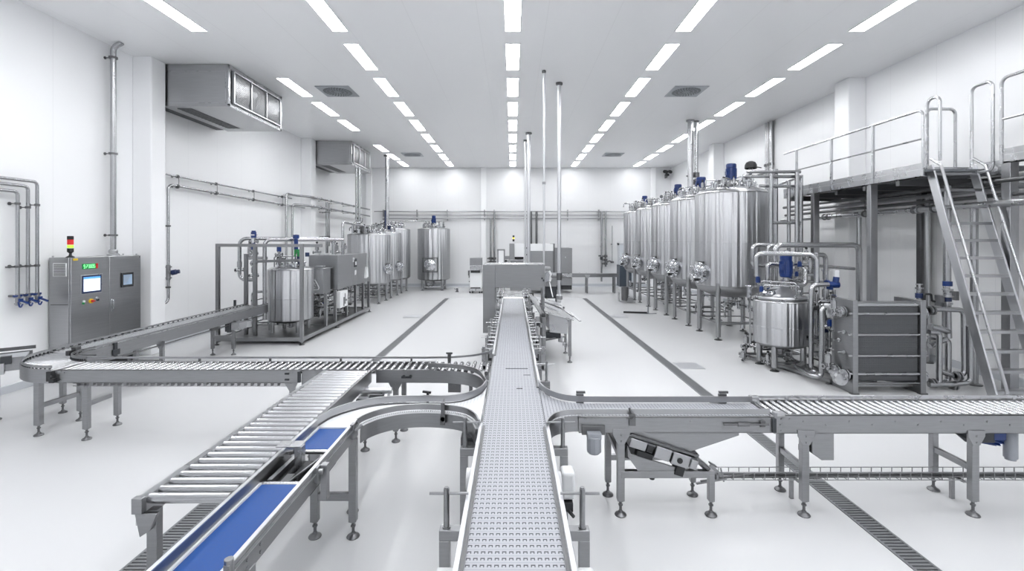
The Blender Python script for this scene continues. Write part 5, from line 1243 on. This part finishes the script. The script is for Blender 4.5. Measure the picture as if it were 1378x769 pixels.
# ship stairs up to it
t = thing('ship_stairs', 'steep steel ship stairs with tube handrails up to the raised walkway', 'stairs', (7.3,7.4,0))
xl, xr, yb, yt, ztp = 6.97, 7.69, 6.86, 7.96, 3.66
for x in (xl, xr): MB().bar((x,yb,.0),(x,yt,ztp),.03,.14,(0,-1,.3)).build('stringer', M['rail_light'], t, bevel=.003)
nst = 13
for i in range(nst):
    f = (i+.8)/(nst+.3); y, z = yb+(yt-yb)*f, ztp*f
    MB().box(xl+.015,y-.06,z-.012,xr-.015,y+.07,z+.012).box(xl+.015,y-.065,z-.03,xr-.015,y-.055,z+.014).build('step', M['steel_mid'], t)
MB().box(xl,yt-.02,ztp-.06,xr,yt+.06,ztp-.02).build('landing_bar', M['steel_light'], t)
for x in (xl, xr):
    dy = -.20
    MB().tube([(x,yb+.02,.16),(x,yb+dy+.02,.20),(x,yt+dy-.02,ztp-.02),(x,yt-.03,ztp+.12)],.022,.08,10).build('handrail', M['steel_light'], t)
    h = 4.78 if x == xl else 4.98
    a, b = (7.76, 8.0) if x == xl else (7.62, 7.97)
    MB().tube([(x,a,3.72),(x,a,h),(x,b,h),(x,b,3.60)] if x == xl else [(x,(a+b)/2,3.54),(x,a,3.54),(x,a,h),(x,b,h),(x,b,3.54),(x,(a+b)/2,3.54)],.025,.10,10).build('grab_hoop', M['steel_light'], t)

# ================================================================= pipes below the walkway and on the wall
lbs = ('topmost of the four pipes running below the raised walkway','second pipe from the top below the raised walkway','third pipe from the top below the raised walkway','thick light pipe, lowest below the raised walkway')
for i, (x, z, r, mt) in enumerate(((7.75,3.36,.035,'steel_dark'),(7.9,3.26,.04,'steel'),(7.8,3.14,.035,'steel_dark'),(7.7,3.0,.055,'steel_light'))):
    tt = thing('service_pipe', lbs[i], 'pipe', (x,7,z), group='pipes below the walkway')
    pipe(tt, [(x,1.0,z),(x,13.6,z)], r, None, mt, n=12)
    for y in (8.7,10.4): MB().cyl((x,y-.02,z),(x,y+.02,z),r*1.3,n=12).cyl((x,y,z),(x,y,ZD-.1),.008,n=6).build('pipe_hanger', M['steel_dark'], tt)
    if i == 3:
        for y in (9.0,9.12,11.6,11.75): MB().cyl((x,y-.012,z),(x,y+.012,z),r*1.4,n=14).build('flange', M['steel'], tt)
for k,(px,d,z1,r,lb) in enumerate(((1156,10.9,2.95,.05,'light vertical pipe below the walkway behind the heat exchanger'),(1248,9.4,3.3,.05,'vertical pipe on the wall right behind the heat exchanger'),(1311,7.95,2.98,.055,'vertical pipe seen through the steep stairs'))):
    x = (px-CX)*d/FPX; tt = thing('service_pipe', lb, 'pipe', (x,d,0)); pipe(tt, [(x,d,0.0),(x,d,z1)], r, n=12); MB().lathe([(r*2,0),(r*2,.02),(r,.03)],(x,d,0),14).build('base_flange', M['steel_dark'], tt)
# upright pipe rack beside the nearest big tank
t = thing('pipe_rack', 'tall rack of upright pipes between the nearest big tank and the mixing tank', 'pipe rack', (6.0,10.6,0))
for (px, top, d, r) in ((1037.5,236,10.6,.045),(1043.7,228,10.8,.05),(1061.5,244,10.8,.04),(1072.4,232,10.6,.045),(1077.5,236,10.9,.05)):
    p = W(px,top,d); MB().cyl((p.x,p.y,0),p,r,n=12).build('upright_pipe', M['pipe'], t)
for a,b,ya,yb_ in ((1005,1077,231.5,231.5),(1000,1078,237.5,238),(1022,1076,250.5,251),(1037,1077,300,300)):
    A, B = W(a,ya,10.7), W(b,yb_,10.7); MB().cyl(A,B,.035,n=10).build('cross_pipe', M['pipe'], t)
for a,b in (((1043,229),(1020,236)),((1072,240),(1040,252))): pipe(t, [W(a[0],a[1],10.8), W(b[0],b[1],12.0)], .028)
# ceiling and wall uprights behind the big tanks
for k,(px,d,r,zb,lb) in enumerate(((929,15.3,.085,3.7,'thick light pipe from the ceiling down to the third big tank'),(937,15.4,.06,3.7,'thin pipe with valves from the ceiling beside the thick one'))):
    p = W(px,300,d); tt = thing('ceiling_pipe', lb, 'pipe', (p.x,p.y,zb)); pipe(tt, [(p.x,p.y,zb),(p.x,p.y,ZC-.02)], r, None, 'steel_light' if k == 0 else 'pipe', n=14)
    MB().lathe([(r,-.05),(r*1.5,-.04),(r*1.5,0)],(p.x,p.y,ZC),14).build('ceiling_flange', M['steel'], tt)
    MB().cyl((p.x-.13,p.y,4.5),(p.x,p.y,4.5),.02).build('stub', M['dark'], tt)
    if k == 1: 
        for z in (4.32,4.55): MB().cyl((p.x,p.y,z-.08),(p.x,p.y,z+.08),.10,n=12).cyl((p.x-.14,p.y,z),(p.x,p.y,z),.05,n=10).build('valve', M['steel_dark'], tt)
for k,px in enumerate((1033.5,1038,1044)):
    p = W(px,300,15.6); r = (.05,.035,.06)[k]
    tt = thing('wall_pipe', ('pipe nearest the back','thin middle pipe','thickest pipe')[k]+' of three uprights on the wall above the walkway', 'pipe', (8.33-.02*(k%2),p.y-.14*k,3.0), group='three upright pipes above the walkway')
    pipe(tt, [(8.33-.02*(k%2),p.y-.14*k,2.0),(8.33-.02*(k%2),p.y-.14*k,ZC-.02)], r, n=12)
    MB().box(8.26,p.y-.14*k-.05,4.85,8.39,p.y-.14*k+.05,4.93).build('pipe_clamp', M['steel_dark'], tt)
# ================================================================= back of the hall
# pipe runs on the back wall
for i,(py,lb) in enumerate(((284.8,'top'),(289.6,'middle'),(294.4,'lowest'))):
    z = EYE-(py-CY)*25.05/FPX; y = YB-.15
    tt = thing('wall_pipe', lb+' of the three long pipes crossing the back wall', 'pipe', (0,y,z), group='three long pipes on the back wall')
    pipe(tt, [(-6.6 if i else -7.3,y,z),(6.2,y,z)], .024, None, 'steel', n=10)
    for px in (456,516,561,602,652,665,764,806): 
        x = (px-CX)*y/FPX; MB().box(x-.02,y-.05,z-.09,x+.02,YB,z+.09 if i < 2 else z+.02).build('pipe_bracket', M['steel'], tt)
for k,(px,ya,yb,r,lb) in enumerate(((660.3,294,358,.05,'upright pipe with valve on the back wall beside the pilaster'),(665.3,285,358,.05,'second upright pipe with valve on the back wall from the pilaster'),
        (714.5,285,345,.06,'dark upright pipe on the back wall above the far machine'),(722,285,345,.06,'second dark upright pipe on the back wall above the far machine'),
        (809.5,285,379,.05,'long upright pipe on the back wall above the far conveyor'),(815,285,359,.05,'upright pipe with a cluster of valves on the back wall'),(823.8,304,354,.02,'thin upright pipe on the back wall next to the door'))):
    y = YB-.22; a, b = W(px,ya,y), W(px,yb,y)
    tt = thing('wall_pipe', lb, 'pipe', b); pipe(tt, [a,b], r, None, 'steel_dark' if k in (2,3) else 'pipe', n=10)
    if k in (0,1,5):
        for q in (348,353) if k < 2 else (345,350,355):
            p = W(px,q,y); MB().cyl(p-V((0,0,.06)),p+V((0,0,.06)),.10,n=12).cyl(p-V((.18,0,0)),p+V((.05,0,0)),.035,n=8).build('valve', M['steel_dark'], tt)
    if k == 4: p = W(px,344.5,y); MB().cyl(p-V((.16,0,0)),p+V((.06,0,0)),.035,n=8).cyl(p-V((0,0,.2)),p-V((0,0,.05)),.08,n=10).build('valve', M['dark'], tt)
    if k == 6: p = W(px,353,y); MB().cyl(p-V((0,0,.05)),p+V((0,0,.05)),.09,n=10).tube([p,p-V((.16,0,-.08)),p-V((.26,0,0))],.04).build('valve', M['steel_dark'], tt)
    MB().box(a.x-.03,YB-.2,b.z*.5+a.z*.5-.03,a.x+.03,YB,b.z*.5+a.z*.5+.03).build('pipe_clamp', M['steel_dark'], tt)
# door in the back wall
dx0, dx1, dz = (831-CX)*YB/FPX, (857-CX)*YB/FPX, EYE-(327.5-CY)*YB/FPX
struct(MB().box(dx0,YB-.05,0,dx0+.10,YB+.01,dz).box(dx1-.1,YB-.05,0,dx1,YB+.01,dz).box(dx0,YB-.05,dz-.1,dx1,YB+.01,dz).build('trim_2', M['baseboard'], origin=(dx0,YB,0)))
d_ = struct(MB().box(dx0+.1,YB-.03,0,dx1-.1,YB+.01,dz-.1).build('door_1', M['door'], origin=(dx0,YB,0))) if 'door' in M else None
M['door'] = mat('grey_door', (.62,.66,.70), .35)
d_ = struct(MB().box(dx0+.1,YB-.03,0,dx1-.1,YB+.005,dz-.1).build('door_1', M['door'], origin=((dx0+dx1)/2,YB,0)))
t = thing('floor_cabinet', 'dark slate-blue cabinet in front of the back door', 'cabinet', (5.55,23.6,0))
a, b = W(834,357,23.6), W(850,380.5,23.6)
MB().box(a.x,23.6,.15,b.x,24.3,a.z).build('body', M['slate'], t, bevel=.01); MB().box(a.x+.03,23.59,.22,b.x-.03,23.602,a.z-.05).build('door', M['slate'], t, bevel=.005)
MB().box(a.x+.05,23.65,0,b.x-.05,24.2,.15).build('plinth', M['white'], t)
# far machine
D = 21.8
def bx(m, x0, y0, x1, y1, d0, d1):
    a, b = W(x0,y0,d0), W(x1,y1,d0); return m.box(a.x,d0,b.z,b.x,d1,a.z)
t = thing('packaging_machine', 'large grey machine with white top band far behind the belt housing', 'machine', (1.5,D,0))
bx(MB(),713.6,338,744.6,391.5,D,D+1.8).build('cabinet', M['housing'], t, bevel=.01)
bx(MB(),713.6,328.5,744.6,338,D-.01,D+1.8).build('top_panel', M['white'], t, bevel=.01)
bx(MB(),744.6,328,746.5,389,D-.02,D+1.9).build('side_panel', M['steel_dark'], t, bevel=.01)
bx(MB(),746.5,334,770,368,D+.2,D+1.6).build('side_cabinet', M['housing'], t, bevel=.01)
bx(MB(),748,374,770,384.3,D+.2,D+1.6).build('side_cabinet', M['housing'], t, bevel=.01); bx(MB(),749,384.3,769.5,390,D+.25,D+1.5).build('plinth', M['black'], t); bx(MB(),748,368,769,374,D+.5,D+1.5).build('spacer', M['steel_dark'], t)
p = W(761,346.5,D+.2); MB().cyl(p-V((0,.03,0)),p,.035,n=12).build('knob', M['steel_light'], t)
bx(MB(),685.5,328,692.2,351,D,D+1.2).build('column_panel', M['housing'], t, bevel=.01); bx(MB(),692.2,328.5,705.5,346,D+.05,D+1.2).build('front_panel', M['white'], t, bevel=.01)
bx(MB(),692.5,346,704.5,349,D+.2,D+1.0).build('slot', M['black'], t); bx(MB(),686.5,350.5,704.5,391,D+.0,D+1.2).build('base_cabinet', M['housing'], t, bevel=.01)
m = MB(); bx(m,685,349.5,706,351,D-.1,D+.3); m.build('ledge', M['steel_light'], t)
m = MB(); bx(m,705.5,333,711,335,D+.1,D+.3); bx(m,705.5,342,713,344,D+.1,D+.3); bx(m,679,345,686,349,D+.1,D+.6); m.build('arm', M['steel'], t)
p = W(691,328,D+.3); m = MB().cyl(p,p+V((0,0,.10)),.03,n=10); m.build('lamp_stem', M['white'], t)
for k,(mt,z) in enumerate((('black',.10),('amber_lamp',.21),('black',.29))): MB().cyl(p+V((0,0,z)),p+V((0,0,z+(.10,.08,.09)[k])),.045,n=12).build('signal_lamp', M[mt], t)
m = MB(); bx(m,669.5,355,671.2,392,D,D+.1); bx(m,678,355,679.6,392,D,D+.1); bx(m,669.5,350.5,686,353,D-.1,D+.8); m.build('infeed_frame', M['steel_light'], t)
m = MB(); bx(m,672,352,676,355,D-.05,D+.2); bx(m,679,350,682,354,D-.1,D+.2); m.build('infeed_drive', M['steel_dark'], t)
t = thing('framed_board', 'white board in a grey frame standing at the far machine', 'board', W(674.3,356,D-.3))
m = MB(); bx(m,669,335.6,671,356,D-.35,D-.28); bx(m,677.8,335.6,679.6,356,D-.35,D-.28); bx(m,669,335.6,679.6,337.4,D-.35,D-.28); m.build('frame', M['steel'], t); bx(MB(),671,337.4,677.8,356,D-.33,D-.3).build('panel', M['white'], t)
m = MB(); bx(m,670,356,671,391.5,D-.33,D-.28); bx(m,678,356,679,391.5,D-.33,D-.28); m.build('stand', M['steel'], t)
# trolley machine
D2 = 22.0
t = thing('mobile_machine', 'pale machine on castors standing left of the belt housing', 'machine', (-1.7,D2,0))
t['label'] = 'pale machine on castors standing before the pilaster of the back wall'
bx(MB(),632.3,363,648.5,366.5,D2-.05,D2+.7).build('ledge', M['steel_light'], t); bx(MB(),632.2,347.2,648.8,357.2,D2+.3,D2+.6).build('upper_panel', M['steel'], t, bevel=.01); bx(MB(),632.5,357.5,648.6,363,D2+.15,D2+.6).build('middle_panel', M['steel_light'], t, bevel=.01)
bx(MB(),633.5,364.2,646,367.5,D2-.06,D2+.1).build('control_strip', M['black'], t); bx(MB(),632,366.5,648.5,388,D2,D2+.8).build('body', M['white'], t, bevel=.015); bx(MB(),633.2,387,646.5,388.8,D2-.01,D2+.1).build('vent', M['black'], t)
bx(MB(),631.5,388.8,649,392.5,D2-.05,D2+.75).build('base', M['steel_light'], t, bevel=.01)
for x in (632.5,636,645.5,648.3):
    p = W(x,393,D2+.05); MB().cyl((p.x-.03,p.y,.06),(p.x+.03,p.y,.06),.06,n=12).build('castor', M['dark'], t)
m = MB(); bx(m,629.8,364.5,631.8,371,D2,D2+.2); bx(m,630.6,371,631.8,374,D2,D2+.2); bx(m,631,378.5,632,380,D2-.03,D2+.1); m.build('handle', M['steel_dark'], t)
# far conveyor
D3 = 21.9
t = thing('far_conveyor', 'low steel conveyor running from the far machine towards the back door', 'conveyor', (3.5,D3,0))
bx(MB(),770,368.3,832,373.3,D3,D3+.02).build('side_frame', M['steel'], t); bx(MB(),755,368.3,770,373.3,D3-.02,D3+.02).build('side_frame', M['steel_light'], t); a = W(755,368.5,D3); b = W(832,368.5,D3)
MB().box(a.x,D3+.02,a.z-.05,b.x,D3+.45,a.z-.01).build('belt', M['belt_plain'], t)
bx(MB(),755,368.3,832,373.3,D3+.45,D3+.47).build('side_frame', M['steel'], t)
for px in (790.3,827.5):
    for yy in (D3+.05,D3+.40):
        x = W(px,0,D3).x; MB().box(x-.035,yy-.035,0,x+.035,yy+.035,.86).build('leg', M['steel'], t)
    MB().box(x-.02,D3+.05,.3,x+.02,D3+.4,.35).build('crossbar', M['steel'], t)
MB().prism([(W(787,374,D3).x,D3-.01,.86),(W(794.5,374,D3).x,D3-.01,.86),(W(792,374,D3).x,D3-.01,.70),(W(789,374,D3).x,D3-.01,.70)],(0,.01,0)).build('gusset', M['steel_light'], t)
m = MB()
for px in (780,789,801): x = W(px,0,D3).x; m.cyl((x,D3,.90),(x,D3,.97),.015,n=6)
m.build('guide_pin', M['steel_light'], t)
# filler at the end of the sorting table
t = thing('filling_head', 'polished filling device with white hose arm behind the belt housing', 'machine', (1.15,14.0,0))
bx(MB(),731,360,741,361.8,14.0,14.5).build('top_plate', M['steel_light'], t)
p = W(737.5,372,14.0); MB().cyl(p-V((.0,.1,0)),p+V((0,.2,0)),.14,n=18).cyl(p-V((.12,.12,.1)),p-V((.12,-.2,.1)),.10,n=14).build('pump_head', M['chrome'], t)
pipe(t, [W(739,365,13.9),W(741.5,370,13.9),W(740,379,13.9)], .03, .08, 'white', 'hose'); pipe(t, [W(739.5,380,13.7),W(743,396,13.4),W(744,400,13.35)], .016, .06, 'white', 'arm')
bx(MB(),731,368,752,373,14.1,14.4).build('crossbeam', M['steel_light'], t); bx(MB(),734,373,749,386,14.1,14.6).build('body', M['housing'], t, bevel=.01); bx(MB(),733.5,386,749,402,14.2,14.5).build('base', M['dark'], t, bevel=.01)
for px in (735,748): x = W(px,0,14.3).x; MB().box(x-.03,14.2,0,x+.03,14.3,.75).build('leg', M['steel'], t)
m = MB()
for i in range(4): x = W(748.5+.6*i,0,14.0).x; m.box(x,13.98-.06*i,.40+.10*i,x+.1,14.06,.46+.10*i)
m.build('bracket', M['steel_light'], t)
# uprights from the ceiling beside the main belt
for k,(px,d,zb,r,lb) in enumerate(((706.8,18.3,.86,.035,'thinnest, farthest ceiling pipe beside the belt housing'),(711.5,17.1,.86,.06,'thick far ceiling pipe beside the belt housing'),(732,10.86,1.2,.024,'thin ceiling pipe passing the end of the belt housing'),(752.5,11.7,.97,.045,'thick ceiling pipe standing on the sorting table'))):
    x = (px-CX)*d/FPX; tt = thing('ceiling_pipe', lb, 'pipe', (x,d,zb), group='upright pipes from the ceiling')
    pipe(tt, [(x,d,zb),(x,d,ZC-.01)], r, None, 'rail_light', n=14); MB().lathe([(r,-.06),(r*1.9,-.045),(r*1.9,0)],(x,d,ZC),16).build('ceiling_flange', M['steel_dark'], tt)
    if k == 3: MB().lathe([(r,.12),(r*1.8,.10),(r*1.8,0)],(x,d,zb),14).build('base_socket', M['steel_light'], tt); MB().cyl((x-.2,d,1.53),(x+.12,d,1.53),.03).cyl((x,d,1.45),(x,d,1.62),.07,n=12).build('coupling', M['steel_dark'], tt)
    if k == 2: MB().cyl((x,d,3.7),(x,d,3.76),r*1.6,n=10).build('coupling', M['steel'], tt)
    if zb == .86: MB().box(x-.05,d-.05,0,x+.05,d+.05,.86).build('pedestal', M['steel'], tt)
tt = thing('ceiling_pipe', 'thick ceiling pipe coming down among the three tanks behind the skid', 'pipe', (-5.7,21.575,0))
pipe(tt, [(-5.7,21.575,0),(-5.7,21.575,ZC-.01)], .085, None, 'steel_light', n=16); MB().lathe([(.09,-.06),(.15,-.045),(.15,0)],(-5.7,21.575,ZC),16).build('ceiling_flange', M['steel_dark'], tt)
# small things on the floor and wall
t = thing('waste_bin', 'small steel bin on a wire stand at the farthest big tank', 'bin', (4.35,18.6,0))
MB().lathe([(0,.10),(.12,.10),(.13,.12),(.14,.60),(.146,.61),(.13,.61),(.12,.2),(0,.19)],(4.37,18.55,0),20).build('body', M['steel_dark'], t)
pipe(t, [(4.15,18.5,.40),(4.15,18.5,.05),(4.75,18.4,.05),(4.75,18.7,.05),(4.15,18.7,.05),(4.15,18.7,.4)], .012, .03, 'steel_light', 'stand'); MB().box(4.45,18.45,.02,4.68,18.65,.20).build('tray', M['steel_light'], t)
t = thing('floor_squeegee', 'black floor squeegee lying by the big tanks', 'squeegee', (4.05,15.95,0))
a, b = G(839,421.5), G(873,422.5); MB().bar(a+V((0,0,.03)),b+V((0,0,.03)),.05,.06).build('blade', M['black'], t, bevel=.005); q = G(872,423); MB().cyl(q+V((0,0,.03)),q+V((0,0,.24)),.03,r2=.02,n=10).cyl(q+V((0,0,.02)),q+V((.28,0,.02)),.01,n=6).build('socket', M['grey_plastic'], t)
t = thing('floor_stub', 'small steel pipe stub on the floor by the lone tank', 'pipe stub', (-2.55,22.9,0)); q = G(615,393); 
MB().cyl(q,q+V((0,0,.18)),.05,n=12).cyl(q+V((0,0,.1)),q+V((-.13,0,.16)),.03,n=8).build('stub', M['steel'], t); MB().lathe([(.09,0),(.09,.02),(.05,.03)],q,14).build('flange', M['steel_dark'], t)
t = thing('security_camera', 'black security camera high on the back wall corner', 'camera', (8.1,24.9,6.0))
p = W(897.5,234,24.9); MB().box(p.x-.03,p.y,p.z-.2,p.x+.03,YB,p.z+.0).build('bracket', M['steel_dark'], t)
for s in (-1,1): MB().cyl(p+V((s*.13,0,.12)),p+V((s*.10,-.28,.05)),.085,n=14).build('camera_head', M['black'], t)
MB().box(p.x-.09,p.y-.1,p.z-.12,p.x+.09,p.y+.05,p.z).build('mount', M['dark'], t)
# ================================================================= camera and view
cam = bpy.data.cameras.new('camera'); co = bpy.data.objects.new('camera', cam); COL.objects.link(co)
cam.sensor_width = 36.0; cam.lens = FPX/1378*36.0
cam.shift_x = -1.0/1378; cam.shift_y = -(384.5-CY)/1378
co.location = (0,0,EYE); co.rotation_euler = (PI/2,0,0); cam.clip_start = .05; cam.clip_end = 100
S.camera = co
w = bpy.data.worlds.new('world'); S.world = w; w.use_nodes = True
w.node_tree.nodes['Background'].inputs[0].default_value = (.8,.85,.9,1); w.node_tree.nodes['Background'].inputs[1].default_value = .3
S.view_settings.view_transform = 'Standard'; S.view_settings.look = 'None'; S.view_settings.gamma = 1; S.view_settings.use_curve_mapping = False
S.view_settings.exposure = 0.0
S.cycles.diffuse_bounces = 8; S.cycles.glossy_bounces = 5; S.cycles.max_bounces = 10; S.cycles.use_denoising = True
S.cycles.caustics_reflective = False; S.cycles.sample_clamp_indirect = 6
